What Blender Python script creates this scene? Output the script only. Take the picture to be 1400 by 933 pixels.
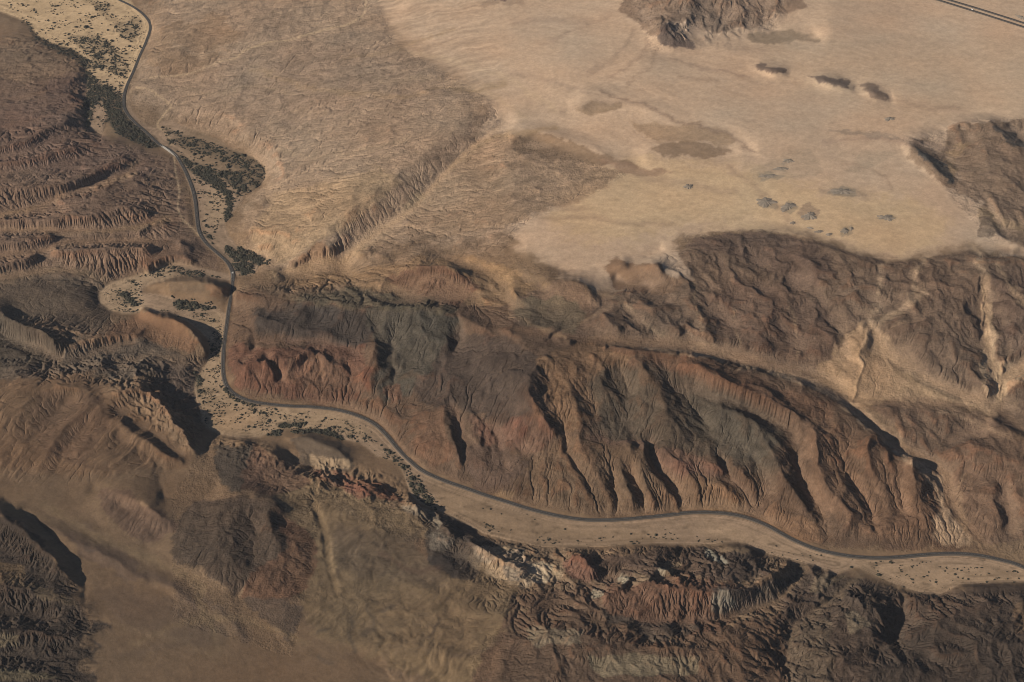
import bpy, math, random
import numpy as np

# ------------------------------------------------------------------ camera, sky, sun
for o in list(bpy.data.objects):
    bpy.data.objects.remove(o)
scene = bpy.context.scene
col = scene.collection
rad = math.radians
CAM_H, PITCH, HFOV = 4900.0, rad(38.0), rad(40.0)
FPX = 700.0 / math.tan(HFOV / 2)                 # focal length in photograph pixels (1400 wide)
cam_data = bpy.data.cameras.new("camera")
cam_data.sensor_fit = 'HORIZONTAL'
cam_data.angle = HFOV
cam_data.clip_start = 10.0
cam_data.clip_end = 400000.0
cam = bpy.data.objects.new("camera", cam_data)
col.objects.link(cam)
cam.location = (0, 0, CAM_H)
cam.rotation_euler = (math.pi / 2 - PITCH, 0, 0)
scene.camera = cam

SUN_ELEV, SUN_AZ = rad(27.0), rad(25.0)          # light travels towards +x, turned SUN_AZ towards +y
world = bpy.data.worlds.new("World")
scene.world = world
world.use_nodes = True
wn = world.node_tree.nodes
bg = wn["Background"]
sky = wn.new("ShaderNodeTexSky")
sky.sky_type = 'NISHITA'
sky.sun_disc = False
sky.sun_elevation = SUN_ELEV
src = (-math.cos(SUN_AZ), -math.sin(SUN_AZ))     # ground direction towards the sun
sky.sun_rotation = math.atan2(src[0], src[1])
sky.altitude = 2500
sky.dust_density = 0.6
world.node_tree.links.new(sky.outputs[0], bg.inputs[0])
bg.inputs[1].default_value = 0.05
sun_data = bpy.data.lights.new("sun", 'SUN')
sun_data.energy = 5.0
sun_data.angle = rad(0.53)
sun_data.color = (1.0, 0.90, 0.76)
sun = bpy.data.objects.new("sun", sun_data)
col.objects.link(sun)
# the lamp shines along its own -z
sun.rotation_euler = (math.pi / 2 - SUN_ELEV, 0, SUN_AZ - math.pi / 2)
scene.view_settings.view_transform = 'Standard'
scene.view_settings.look = 'None'
scene.view_settings.gamma = 1.0
scene.view_settings.use_curve_mapping = False
scene.view_settings.exposure = 0.47
scene.cycles.max_bounces = 4
scene.cycles.pixel_filter_type = 'BLACKMAN_HARRIS'
scene.cycles.filter_width = 1.05

# ------------------------------------------------------------------ numeric helpers
RNG = np.random.default_rng(7)

def project(X, Y, Z):
    """world point -> photograph pixel"""
    dz = Z - CAM_H
    depth = Y * math.cos(PITCH) - dz * math.sin(PITCH)
    up = Y * math.sin(PITCH) + dz * math.cos(PITCH)
    return 700 + FPX * X / depth, 466.5 - FPX * up / depth

def unproject(u, v, z):
    """photograph pixel at height z -> world point"""
    a = (u - 700) / FPX
    b = -(v - 466.5) / FPX
    dy = math.cos(PITCH) + b * math.sin(PITCH)
    dz = -math.sin(PITCH) + b * math.cos(PITCH)
    t = (z - CAM_H) / dz
    return a * t, dy * t

def smoothstep(a, b, x):
    t = np.clip((x - a) / (b - a), 0, 1)
    return t * t * (3 - 2 * t)

def box_blur(a, r):
    if r < 1: return a
    r = int(r)
    for ax in (0, 1):
        p = [(0, 0), (0, 0)]; p[ax] = (r + 1, r)
        c = np.cumsum(np.pad(a, p, mode='edge'), axis=ax, dtype=np.float64)
        n = a.shape[ax]
        if ax == 0: a = (c[2 * r + 1:] - c[:n]) / (2 * r + 1)
        else: a = (c[:, 2 * r + 1:] - c[:, :n]) / (2 * r + 1)
    return a.astype(np.float32)

def blur(a, r):
    return box_blur(box_blur(a, r), r)

def sample(img, x, y):
    """bilinear lookup"""
    h, w = img.shape[:2]
    x = np.clip(x, 0, w - 1.001); y = np.clip(y, 0, h - 1.001)
    xi = x.astype(np.int32); yi = y.astype(np.int32)
    fx = (x - xi).astype(np.float32); fy = (y - yi).astype(np.float32)
    if img.ndim == 3: fx = fx[..., None]; fy = fy[..., None]
    return (img[yi, xi] * (1 - fx) + img[yi, xi + 1] * fx) * (1 - fy) + (img[yi + 1, xi] * (1 - fx) + img[yi + 1, xi + 1] * fx) * fy

def perlin(x, y, seed=0):
    g = np.random.default_rng(seed)
    perm = g.permutation(1024).astype(np.int32)
    ang = g.random(1024).astype(np.float32) * 2 * np.pi
    ca, sa = np.cos(ang), np.sin(ang)
    xi = np.floor(x).astype(np.int32); yi = np.floor(y).astype(np.int32)
    fx = (x - xi).astype(np.float32); fy = (y - yi).astype(np.float32)
    sx = fx * fx * fx * (fx * (fx * 6 - 15) + 10); sy = fy * fy * fy * (fy * (fy * 6 - 15) + 10)
    def gr(ix, iy, dx, dy):
        k = perm[(perm[ix & 1023] + iy) & 1023]
        return ca[k] * dx + sa[k] * dy
    a = gr(xi, yi, fx, fy); b = gr(xi + 1, yi, fx - 1, fy)
    c = gr(xi, yi + 1, fx, fy - 1); d = gr(xi + 1, yi + 1, fx - 1, fy - 1)
    return ((a + (b - a) * sx) * (1 - sy) + (c + (d - c) * sx) * sy) * 1.4

def fbm(x, y, oct=4, seed=0, gain=0.5, ridged=False):
    s = np.zeros(np.shape(x), np.float32); amp = 1.0; tot = 0
    for k in range(oct):
        n = perlin(x * 2 ** k, y * 2 ** k, seed + k)
        if ridged: n = 1 - 2 * np.abs(n)
        s += amp * n; tot += amp; amp *= gain
    return s / tot

# ------------------------------------------------------------------ map sheet: the surveyed lines, in photograph pixels
OU, OV, CW, CH = 300, 230, 2000, 1420            # sheet margins and size

def pts(s):
    return np.array([[float(q) for q in p.split()] for p in s.replace('\n', ' ').split(',') if p.strip()], np.float64)

def poly_mask(P, out=None):
    """filled polygon on the sheet"""
    P = P[:, :2] + (OU, OV)
    m = np.zeros((CH, CW), bool) if out is None else out
    y0, y1 = max(0, int(P[:, 1].min())), min(CH - 1, int(P[:, 1].max()) + 1)
    x0, x1 = max(0, int(P[:, 0].min())), min(CW - 1, int(P[:, 0].max()) + 1)
    if x1 <= x0 or y1 <= y0: return m
    xs = np.arange(x0, x1 + 1)[None, :]; ys = (np.arange(y0, y1 + 1) + 0.01)[:, None]
    ins = np.zeros((y1 - y0 + 1, x1 - x0 + 1), bool)
    Q = np.roll(P, -1, 0)
    for (ax, ay), (bx, by) in zip(P, Q):
        if ay == by: continue
        c = ((ay > ys) != (by > ys))
        xc = ax + (ys - ay) * (bx - ax) / (by - ay)
        ins ^= c & (xs < xc)
    m[y0:y1 + 1, x0:x1 + 1] |= ins
    return m

def smooth_line(P, step=1.0):
    """Catmull-Rom through the points, dense"""
    P = np.asarray(P, float)
    A = np.vstack([2 * P[0] - P[1], P, 2 * P[-1] - P[-2]])
    out = []
    for i in range(1, len(A) - 2):
        n = max(2, int(np.hypot(*(A[i + 1, :2] - A[i, :2])) / step))
        t = np.linspace(0, 1, n, endpoint=False)[:, None]
        p0, p1, p2, p3 = A[i - 1], A[i], A[i + 1], A[i + 2]
        out.append(0.5 * (2 * p1 + (p2 - p0) * t + (2 * p0 - 5 * p1 + 4 * p2 - p3) * t ** 2 + (3 * p1 - p0 - 3 * p2 + p3) * t ** 3))
    out.append(P[-1:])
    return np.vstack(out)

def line_dist(P, reach):
    """distance to a polyline on the sheet (inf beyond reach)"""
    D = np.full((CH, CW), 1e9, np.float32)
    P = P[:, :2] + (OU, OV)
    for a, b in zip(P[:-1], P[1:]):
        x0, x1 = int(min(a[0], b[0]) - reach), int(max(a[0], b[0]) + reach) + 1
        y0, y1 = int(min(a[1], b[1]) - reach), int(max(a[1], b[1]) + reach) + 1
        x0, y0 = max(x0, 0), max(y0, 0); x1, y1 = min(x1, CW), min(y1, CH)
        if x1 <= x0 or y1 <= y0: continue
        xs = np.arange(x0, x1)[None, :]; ys = np.arange(y0, y1)[:, None]
        d = b - a; L = (d * d).sum() + 1e-9
        t = np.clip(((xs - a[0]) * d[0] + (ys - a[1]) * d[1]) / L, 0, 1)
        dd = np.hypot(xs - a[0] - t * d[0], ys - a[1] - t * d[1])
        D[y0:y1, x0:x1] = np.minimum(D[y0:y1, x0:x1], dd)
    return D

# ------------------------------------------------------------------ survey data (pixel u, pixel v [, height m])
ROAD = pts("""154 -4,183 10,200 24,206 37,200 57,191 77,183 97,175 114,170 129,169 143,173 154,183 166,200 181,217 197,229 203,
240 212,249 226,256 240,263 258,267 276,269 296,272 316,281 331.5,297 346,311 359,318 373,318.5 381.5,317 399,314 416,311 439,308 461,306 480,305.5 507,
310 527,323 540,343 548.5,371 553,400 555.5,421 556,443 558,464 561,490 568.6,513 580,530 596,544 613,561 630,578.6 644,607 657,
636 667,664 677,693 686,721 695,757 704,794 710,831 711,871 708.4,914 704,943 700.7,971 700.4,1000 703,1025 709,1050 719,1077 734,
1103 746,1128 754,1160 760,1194 762.7,1223 762,1257 759,1286 757,1314 757,1343 760,1368 765.5,1386 770,1403 777""")
HIGHWAY_A = pts("1262 -6,1330 15,1405 39")
HIGHWAY_B = pts("1276 -6,1337 12,1405 33.5")
TRACKS = [pts("501 -4,498 18,488 28,470 36,440 42,400 54,370 59,350 64,333 71,322 80,300 85,280 93,262 101,240 104,205 106"),
          pts("186 120,205 124,220 134,231 142,234 147,222 160,215 172,228 183,234 198"),
          pts("238 215,241 240,245 262,243 285,250 300,262 312,272 322")]
TRACK_PALE = ["0 294,49 284,94 264,130 252,171 239,190 222,205 214",
              "0 316,86 316,157 316,200 307,229 299", "-30 355,0 350,57 344,86 333,143 331,211 330",
              "-30 385,0 381,57 370,106 373,149 387",
              "690 115,650 125,600 122,560 132,500 130,440 125,380 105,340 95",
              "760 175,735 178,690 185,668 196,640 210"]
RIVER = [pts("""-60 -30,154 -30,183 8,200 24,205 38,199 58,190 78,181 98,172 118,167 132,168 145,173 156,183 168,200 183,217 199,227 206,
240 214,250 232,256 248,263 268,267 284,268 300,272 318,281 333,297 348,311 361,316 372,322 378,342 378,350 374,356 362,366 354,364 350,350 345,335 340,322 335,312 322,306 306,
318 290,330 278,335 267,345 262,362 247,364 230,345 214,318 204,300 190,277 180,264 177,240 168,222 166,210 175,195 168,182 156,176 140,178 128,185 120,150 140,140 186,122 176,117 150,118 96,115 80,100 68,72 60,52 50,43 36,25 24,0 16,-60 10"""),
         pts("""316 375,290 370,262 364,237 360,200 372,170 380,145 390,136 400,137 413,150 424,170 430,190 428,197 421,213 428,230 427,255 440,272 452,285 465,
287 480,283 495,275 510,268 525,268 545,275 560,275 575,285 587,300 594,330 600,355 598,372 590,400 586,440 588,460 595,475 603,490 605,505 615,515 625,540 630,
548 640,556 660,563 680,575 690,595 697,615 705,640 718,660 730,700 740,740 748,780 750,830 748,870 745,920 746,960 745,1000 743,1020 745,
1040 755,1075 765,1100 770,1140 785,1170 776,1200 790,1225 800,1260 812,1285 815,1310 800,1350 798,1400 798,1500 800,1500 800,1480 790,1403 779,1386 773,1368 768,1343 763,1314 760,1286 760,1257 762,
1223 765,1194 765,1160 763,1128 757,1103 749,1077 737,1050 722,1025 712,1000 706,971 703.4,943 703.7,914 707,871 711.4,831 714,794 713,757 707,721 698,693 689,
664 680,636 670,607 660,578 648,561 634,544 616,530 599,513 583,490 571.6,464 564,443 561,421 559,400 558.5,371 556,343 551.5,323 543,
308 529,303 507,303 480,306 461,309 444,309 428,295 419,270 414,240 409,215 402,195 402,195 395,205 388,225 383,250 376,285 380,316 385""")]

# dry land lines with heights
WASHES = """
11 700 452 330,760 456 328,810 466 322,860 470 312,900 473 300,943 476 288,1014 493 262,1060 503 250,1100 513 238,1140 528 218,1165 548 203,1190 580 172,1230 612 138,1290 650 98,1300 690 58,1330 730 22,1345 748 6
11 1345 385 400,1343 440 330,1350 485 268,1366 525 220,1363 562 182,1330 560 190,1250 553 205,1165 548 203
10 1188 447 320,1200 465 290,1215 490 262,1250 515 240,1300 540 212,1363 562 182,1420 605 150
12 1400 505 240,1366 525 220
9 1188 447 320,1175 480 285,1180 500 255,1165 548 203
3 1262 440 350,1225 448 330,1200 465 290
6 690 168 262,652 196 232,628 217 210,604 242 186,582 266 164,560 290 146,520 316 116,486 342 80,472 358 52,468 372 36
4 390 374 14,419 373 18,436 364 24,467 368 36
4 -30 302 66,0 294 64,49 284 58,94 264 50,130 252 42,171 239 32,205 216 18
4 -30 318 64,0 316 60,86 316 52,157 316 42,200 307 32,229 299 24,250 300 14
5 -30 355 58,0 350 54,57 344 46,86 333 42,143 331 35,211 330 25,260 325 12
7 -30 385 48,0 381 46,57 372 42,106 374 36,140 388 18
4 0 175 78,60 160 66,100 148 40,118 140 16
4 0 140 70,60 126 58,100 108 36,118 104 12
5 1170 782 6,1160 800 14,1130 826 24,1092 848 32,1080 870 36,1074 905 42
5 1100 780 8,1082 803 16,1058 824 26,1020 838 36,985 852 46
4 1232 800 10,1235 840 20,1228 870 30
7 430 690 40,445 730 42,450 770 44,460 810 48
3 755 460 318,800 440 324,830 425 326
"""
LINES = """
# --- main wash behind the long ridge
700 452 330,760 456 328,810 466 322,860 470 312,900 473 300,943 476 288,1014 493 262,1060 503 250,1100 513 238,1140 528 218,1165 548 203,1190 580 172,1230 612 138,1290 650 98,1300 690 58,1330 730 22,1345 748 6
1345 385 400,1343 440 330,1350 485 268,1366 525 220,1363 562 182,1330 560 190,1250 553 205,1165 548 203
1188 447 320,1200 465 290,1215 490 262,1250 515 240,1300 540 212,1363 562 182,1420 605 150
1400 505 240,1366 525 220
1188 447 320,1175 480 285,1180 500 255,1165 548 203
# --- long ridge
775 465 350,830 474 348,880 480 346,929 481 335,957 488 322,1000 498 292,1029 503 284,1057 516 268,1100 528 254,1140 550 230,1170 572 212,1200 597 186,1240 619 154,1280 640 118,1296 662 82
# --- behind wash: mountains under the plain
931 330 335,974 331 350,1006 325 362,1050 318 375,1090 323 388,1130 337 398,1180 355 400,1215 362 398,1260 357 398,1300 350 405,1320 346 412,1346 357 418,1400 357 420,1470 360 430
974 331 350,1006 335 358,1034 362 345,1071 384 338,1100 404 325,1125 440 300,1140 465 285
1000 367 345,1043 370 352,1074 387 340,1094 402 330,1123 427 310,1149 453 292,1163 490 262
1109 364 385,1123 390 362,1137 396 352,1160 421 332,1177 455 305
1160 387 375,1186 430 328
1211 393 375,1206 425 340,1190 445 320
1229 399 378,1229 425 352,1200 455 310
1346 357 418,1369 393 395,1383 416 375,1403 436 350,1450 480 320
1280 380 395,1300 420 365,1310 470 305,1330 510 258,1352 545 215
1240 400 390,1262 440 350,1270 490 280,1300 525 232
977 402 345,997 419 330,1020 442 312,1034 472 282,1040 490 268
955 408 330,985 430 310,1008 455 295,1018 478 280
940 410 335,951 430 322,966 452 308,975 470 295
925 420 320,945 445 306,955 465 298
877 416 335,900 436 328,937 467 306
855 430 318,880 450 314,900 468 304
823 433 345,851 462 326
800 440 330,822 462 322
746 384 338,770 382 350,794 387 352,809 404 345,826 424 332
700 400 305,730 420 310,760 440 322
826 368 312,850 361 332,866 364 326,897 364 366,912 378 356,936 400 338
840 380 306,870 390 320,890 396 322
# --- plain features
886 54 378,896 44 410,905 36 440,915 45 424,930 62 380
905 36 440,902 50 410,900 64 376
890 72 362,930 76 362,990 58 374,1060 62 385,1120 50 400
900 -40 490,950 -30 520,1000 -30 510,1060 -30 480,1120 -20 430
950 -30 520,945 0 460,955 30 400
1000 -30 510,985 0 455,1000 25 410
970 -30 490,965 5 430,975 36 388
1060 -30 480,1030 0 440,1045 22 402
945 42 380,975 45 382,1000 48 384,1060 34 396
800 126 352,830 127 358,870 140 365,900 150 368,950 168 367,1000 187 362,1026 206 350
880 208 342,905 200 350,940 196 353,985 199 350,1004 208 342
880 216 336,940 219 336,1000 213 338
788 146 345,815 138 351,850 146 346
700 186 296,732 179 312,770 188 318,800 198 318,830 212 316,885 231 312
710 215 286,760 226 288,800 232 292
1030 90 398,1050 93 424,1066 97 420,1078 101 400
1102 106 404,1125 109 438,1150 116 432,1168 121 406
1172 121 406,1190 124 436,1205 130 428,1218 136 406
# --- right edge hill
1234 192 414,1242 193 428,1253 204 440,1268 220 442,1280 233 432,1300 250 410
1264 194 408,1288 210 402,1304 228 396,1313 252 396
1285 182 414,1300 176 434,1318 170 452,1345 168 462,1357 172 466,1372 187 460,1390 206 448,1412 216 440
1312 173 436,1322 188 422,1328 196 418
1382 176 428,1400 192 412,1430 206 405
1313 252 398,1335 268 404,1360 292 402,1380 322 398,1420 340 404
1345 200 440,1350 240 424,1362 270 412
1350 275 430,1365 290 425,1372 310 408
1330 330 402,1360 325 408,1400 335 415
# --- long scarp in the middle
668 139 268,640 163 250,622 178 250,606 190 236,580 210 228,560 228 206,545 240 208,525 254 188,510 265 188,494 278 168,480 288 168,460 302 150,442 325 126
690 168 262,652 196 232,628 217 210,604 242 198,582 266 182,560 290 164,520 316 134,486 342 98,472 358 66,468 372 40
640 150 258,600 175 234,560 205 211,520 235 190,480 262 168,450 285 148,425 300 132
# --- foreland north of gorge
390 374 14,419 373 18,436 364 24,467 368 40
395 372 22,405 358 60,425 345 95,445 340 120,460 335 110
470 365 70,480 350 120,500 345 150,530 352 165,550 362 170
544 368 190,568 366 232,593 366 250,619 372 246,640 388 226,664 397 210
520 385 160,560 410 178,600 412 190,650 408 200
500 350 130,560 335 180,620 355 200,660 370 212,690 395 235,700 420 270
620 335 205,680 360 240,720 380 270
# --- left foreland right of the river
206 30 14,225 45 45,260 40 70,300 30 95,360 40 140
205 108 18,262 101 42,300 85 70,350 65 110,420 46 150,485 30 190
195 85 22,215 78 46,250 70 70
236 150 18,262 150 34,300 155 48,345 178 62,380 205 70,385 240 70
372 275 30,388 255 62,430 240 100
330 292 14,352 284 34,390 285 72,420 305 112
318 318 14,345 315 55,400 320 90,440 332 118
340 345 8,370 345 30,400 350 50
# --- left bank terraces
118 96 8,100 84 16,70 74 24,40 62 30,-30 50 44
0 130 74,60 118 58,100 106 34,116 116 14
-40 175 90,0 172 84,55 152 70,95 135 48,112 142 18
-30 198 112,0 203 118,30 196 116,58 182 106,95 165 78
0 216 90,35 209 86,75 193 70,110 180 50,135 190 22
-30 225 118,0 222 120,45 216 118,90 205 100,125 196 70,160 196 42
-40 245 90,30 236 86,100 222 66,150 210 40,195 208 24
-20 262 112,23 257 114,71 256 112,100 250 104,126 240 92,150 228 76,175 220 48
0 294 76,49 284 70,94 264 60,130 252 50,171 239 36,205 216 20
60 278 96,110 266 94,150 250 80,180 240 60,212 250 40
-30 302 104,0 300 108,71 300 110,114 297 106,150 291 98,177 288 88,211 298 44
-30 318 72,0 316 68,86 316 60,157 316 48,200 307 36,229 299 26,250 300 14
-20 334 96,20 332 96,57 325 92,120 326 78,180 322 62,205 308 52,230 306 40
-30 355 66,0 350 60,57 344 52,86 333 48,143 331 40,211 330 28,260 325 12
-30 372 92,0 366 94,66 343 100,114 339 98,160 338 92,200 335 84,237 326 66,262 340 36
-30 385 52,0 381 50,57 372 46,106 374 40,140 388 18
60 365 58,110 358 62,150 376 34
200 368 40,225 352 48,245 350 46,262 357 30
0 405 62,30 395 60,60 398 58,100 405 46,130 410 22
0 430 56,60 428 50,110 430 36,150 436 18
# spur inside the meander
205 391 14,228 385 56,255 384 72,283 387 74,300 392 60,312 395 26
232 404 14,255 404 22,285 408 18
# hill below the meander
190 424 20,200 424 62,215 430 74,240 436 80,257 447 78,268 462 66,280 484 30
205 470 38,240 480 34,270 488 24
# rugged scarps far left
-30 415 92,0 428 122,23 440 128,57 454 124,80 468 112,95 452 86
-30 452 50,10 462 50,45 478 46,80 488 40
95 455 70,120 470 80,149 462 84,183 458 74,198 445 60
51 507 60,86 498 58,120 488 52,149 472 44,183 468 38
-30 500 70,20 510 82,60 516 86,100 510 88,140 500 78,160 492 50
160 500 40,190 492 46,230 490 34
# block with big shadow
150 498 66,175 500 76,188 505 82,198 515 82,208 530 80,216 545 74
140 545 92,160 536 112,188 532 106,206 538 100,222 552 96,232 566 94,243 584 88,257 602 76,268 618 52
232 525 28,240 545 26,246 556 30
270 555 20,280 580 14,285 600 16,278 615 22
160 566 74,180 580 70,205 593 64,235 612 50,250 622 38
# smooth ridges lower left
20 535 96,60 532 104,110 528 110,140 545 92
135 540 108,110 560 98,85 590 84,65 620 72,50 655 52
100 545 84,70 575 72,40 605 60
150 560 98,130 590 88,110 615 78,95 655 56
120 580 78,98 610 64,75 645 50
165 575 96,142 608 84,125 645 68,110 672 50
60 530 104,30 565 90,10 600 70,-10 640 50
140 565 100,175 590 92,210 612 84,250 632 58
160 595 78,195 622 66,225 642 46
34 704 50,70 722 57,110 742 60,150 762 57,201 795 50
205 790 48,240 806 54,270 830 48
285 820 48,310 845 54,336 876 48
340 820 50,380 830 58,415 842 50
400 878 48,385 860 56,372 846 52
125 668 46,145 670 66,165 675 78,190 688 82,215 702 82,245 716 58
165 690 50,185 712 56,200 742 44
190 690 76,200 715 60,212 735 46
# dark brown hill
275 700 66,300 690 100,330 680 102,365 684 102,385 695 88,390 715 62
330 684 102,318 715 94,300 745 84,285 775 66,268 770 50
300 745 84,320 770 74,335 795 60,325 812 44
345 710 82,350 735 66,345 770 58
365 690 98,372 720 86,384 750 74,396 772 62,405 790 46
# corner scarp
-40 690 120,0 705 118,20 716 114,50 742 106,80 772 92,98 793 76,104 806 50
30 700 52,60 726 50,95 760 48,112 790 46,115 815 44
-40 755 74,0 752 70,30 775 74,60 790 66
-40 800 84,10 802 92,60 812 88,115 830 64,124 850 46
-40 830 56,20 838 54,70 845 52
-40 862 80,30 862 86,80 872 74,120 880 54
-40 890 52,50 895 50,100 900 46
-40 915 76,30 918 80,90 920 60
# cliffs on the near river bank
300 612 30,325 605 62,345 608 44,372 620 62,400 642 36,430 655 62,470 660 34,500 668 60,540 678 30,570 690 66,592 705 26,612 722 66,625 742 40
395 600 34,425 600 44,452 612 44,470 622 34,485 640 10
390 622 12,420 640 10,455 648 12,520 660 10,545 676 8
400 606 20,445 630 18,470 640 8
300 640 38,335 655 56,370 665 44,395 660 40
640 740 62,665 752 64,690 765 62,715 780 60,725 790 44
590 760 52,625 760 30,650 775 26,680 790 40
650 735 14,690 750 20,735 765 24,760 768 14
765 758 12,785 760 60,800 764 66,812 780 56,805 795 34
735 785 30,760 790 22,800 800 26,840 790 24
810 770 30,845 755 56,880 750 50,925 748 36
840 776 52,870 768 60,905 760 58,918 758 40
860 800 78,880 785 92,920 788 98,950 800 96,985 805 92,1010 800 84,1035 788 60
905 775 44,945 770 34,930 785 48,900 790 52
930 780 60,962 768 62,1000 765 58,1022 752 46,1035 760 20
1025 750 40,1000 748 46,985 752 38
822 830 70,835 812 104,860 795 108,900 800 112,960 815 108,1010 812 96,1050 790 76,1075 770 50
840 855 70,880 850 66,930 850 60,985 852 50,1020 838 40,1058 826 30,1080 805 20,1100 780 10
970 835 84,1000 840 56,1030 835 42
880 870 66,905 856 88,935 845 80
940 880 100,985 860 88,1025 850 78,1060 845 62,1080 830 36
850 880 96,920 890 118,980 890 112,1040 880 90,1072 872 54
1075 900 40,1080 870 36,1092 850 34,1130 830 28,1160 800 18,1170 782 8
1095 780 30,1120 775 40,1135 785 32
1150 810 64,1172 820 78,1195 835 84,1212 850 72,1222 865 40
1140 850 68,1165 865 84,1195 880 80,1212 890 60
1225 870 34,1230 840 26,1218 800 14
1240 830 48,1262 815 42,1290 818 30
1300 806 30,1330 802 44,1380 803 40,1440 806 40
1240 870 76,1290 850 84,1340 830 80,1400 825 78
1280 900 100,1340 890 110,1400 880 112,1480 880 110
1110 900 92,1150 905 100,1200 915 108,1260 920 104
1200 890 60,1250 895 70,1300 920 84
760 810 40,790 830 70,815 850 76
700 880 86,760 870 100,810 880 104,850 900 100
# middle mountain
340 392 64,400 398 112,450 403 136,500 409 164,550 413 186
320 400 40,350 408 90,400 414 130,450 418 156,487 421 190,530 424 206,560 424 214,600 425 228,640 443 248,687 460 290,718 474 322,738 492 320,728 510 310,722 540 290
487 421 190,510 441 186,518 470 170,517 490 150,508 515 116,505 535 86
505 440 190,512 470 176,508 490 152,496 520 100
330 412 30,338 440 50,350 470 58,330 500 26
350 440 90,380 450 112,420 455 130,460 465 140,495 478 150
322 506 40,337 502 70,370 497 94,401 494 108,424 483 124,440 492 112,458 504 100,488 508 92
330 475 62,394 471 90,451 475 110,495 481 128
337 502 70,352 520 34
401 494 108,395 515 58,400 535 28
370 497 94,378 520 48
425 480 108,440 495 92,450 520 62,455 545 26
418 490 92,412 515 52,405 540 22
470 490 112,478 515 80,480 545 36
360 478 72,372 500 48,390 525 30
560 424 214,575 440 214,600 450 208,615 470 190
610 428 226,630 440 216,634 460 190,620 485 160
540 450 178,545 480 150,535 515 108,520 545 70
535 470 152,538 505 108,536 525 92
640 490 204,618 530 160,600 560 112,592 570 100
687 475 280,670 510 236,680 540 204,690 560 186
600 560 112,606 578 104,618 600 82,628 625 58,632 645 26
615 556 108,624 578 84,628 605 58,634 632 30
592 570 100,575 600 62,562 618 30
640 565 134,660 580 112,680 600 86,690 640 50,690 670 22
690 560 186,700 590 142,712 620 102,720 660 56
655 560 140,650 590 96,655 625 56
735 500 318,748 520 286,757 544 262,766 564 232,772 590 186
745 490 332,765 510 310,780 540 276,790 570 230,800 600 170
722 540 290,735 570 240,750 590 206,768 600 170
768 596 172,777 621 132,794 650 86,808 676 48,828 693 18,828 706 4
762 596 178,772 622 138,788 652 92,802 679 48,820 697 18
790 605 172,800 622 146,818 648 102,828 676 52,836 700 16
834 650 76,840 678 36,843 705 4
845 630 130,852 655 90,862 685 50,866 704 10
840 610 160,830 640 104
860 640 96,870 660 64,877 675 38,878 695 10
879 612 166,886 636 124,897 656 92,913 670 64,924 685 36,928 698 14
862 612 170,872 645 116,885 675 66,895 697 28
883 605 152,891 633 100,903 653 68,923 667 44,931 684 22,934 700 4
906 618 162,930 640 132,950 665 86,955 690 30
906 621 150,943 636 130,974 636 132,990 646 116
960 650 104,985 665 84,1010 690 34
974 608 160,984 632 118,994 647 92,1014 670 56,1031 694 16
1000 640 140,1020 660 100,1036 685 44
811 487 330,826 507 300,823 536 262,815 573 206,822 600 168
835 490 318,857 524 264,857 560 212,864 598 158,872 612 140
866 487 335,883 513 312,897 524 292,906 547 262,912 575 216,920 600 182
905 520 292,928 536 252,951 559 214,963 579 182,974 608 150
930 500 318,954 508 322,974 519 316,1000 530 306,1043 547 286,1066 557 270,1094 577 240
965 499 312,1010 517 293,1050 533 268,1082 556 246,1108 582 214
945 525 266,980 545 232,1015 558 212,1052 577 184,1084 600 156
986 559 244,1014 573 232,1043 593 206,1069 613 178,1083 625 150
980 580 202,1010 605 168,1040 640 122,1060 680 66,1080 715 24
1049 610 192,1060 635 160,1071 656 128,1090 680 92,1115 712 44
1083 625 140,1095 655 98,1120 700 46,1130 735 8
1109 596 236,1117 627 192,1126 661 142,1149 690 96,1172 714 54
1095 590 210,1100 620 168,1110 660 112,1135 700 54
1140 590 214,1150 625 164,1165 660 108,1190 700 54,1200 730 30
1186 606 218,1189 633 178,1200 656 140,1214 682 96,1225 705 66
1215 625 180,1228 660 122,1240 700 60
1246 632 176,1249 667 126,1254 700 72
1296 662 108,1290 690 60,1294 715 36,1320 735 20
1190 722 52,1230 716 60,1270 712 56
1160 740 14,1200 738 24,1260 736 22,1310 742 12
# far right low hills
1169 550 214,1186 547 224,1209 556 214,1229 576 184,1235 600 152
1217 547 220,1257 544 232,1306 552 232,1343 561 222,1366 581 196,1400 601 178,1450 625 160
1289 626 140,1310 614 164,1331 610 174,1374 627 162,1420 650 140
1345 595 150,1320 600 140,1285 605 148,1250 600 146
1310 650 110,1330 690 72,1345 720 40
1331 610 174,1345 650 130,1360 690 84,1368 720 44
1374 627 162,1385 670 114,1400 710 66
1372 670 90,1378 700 48,1380 735 14
1280 575 190,1265 600 150
"""
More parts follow.
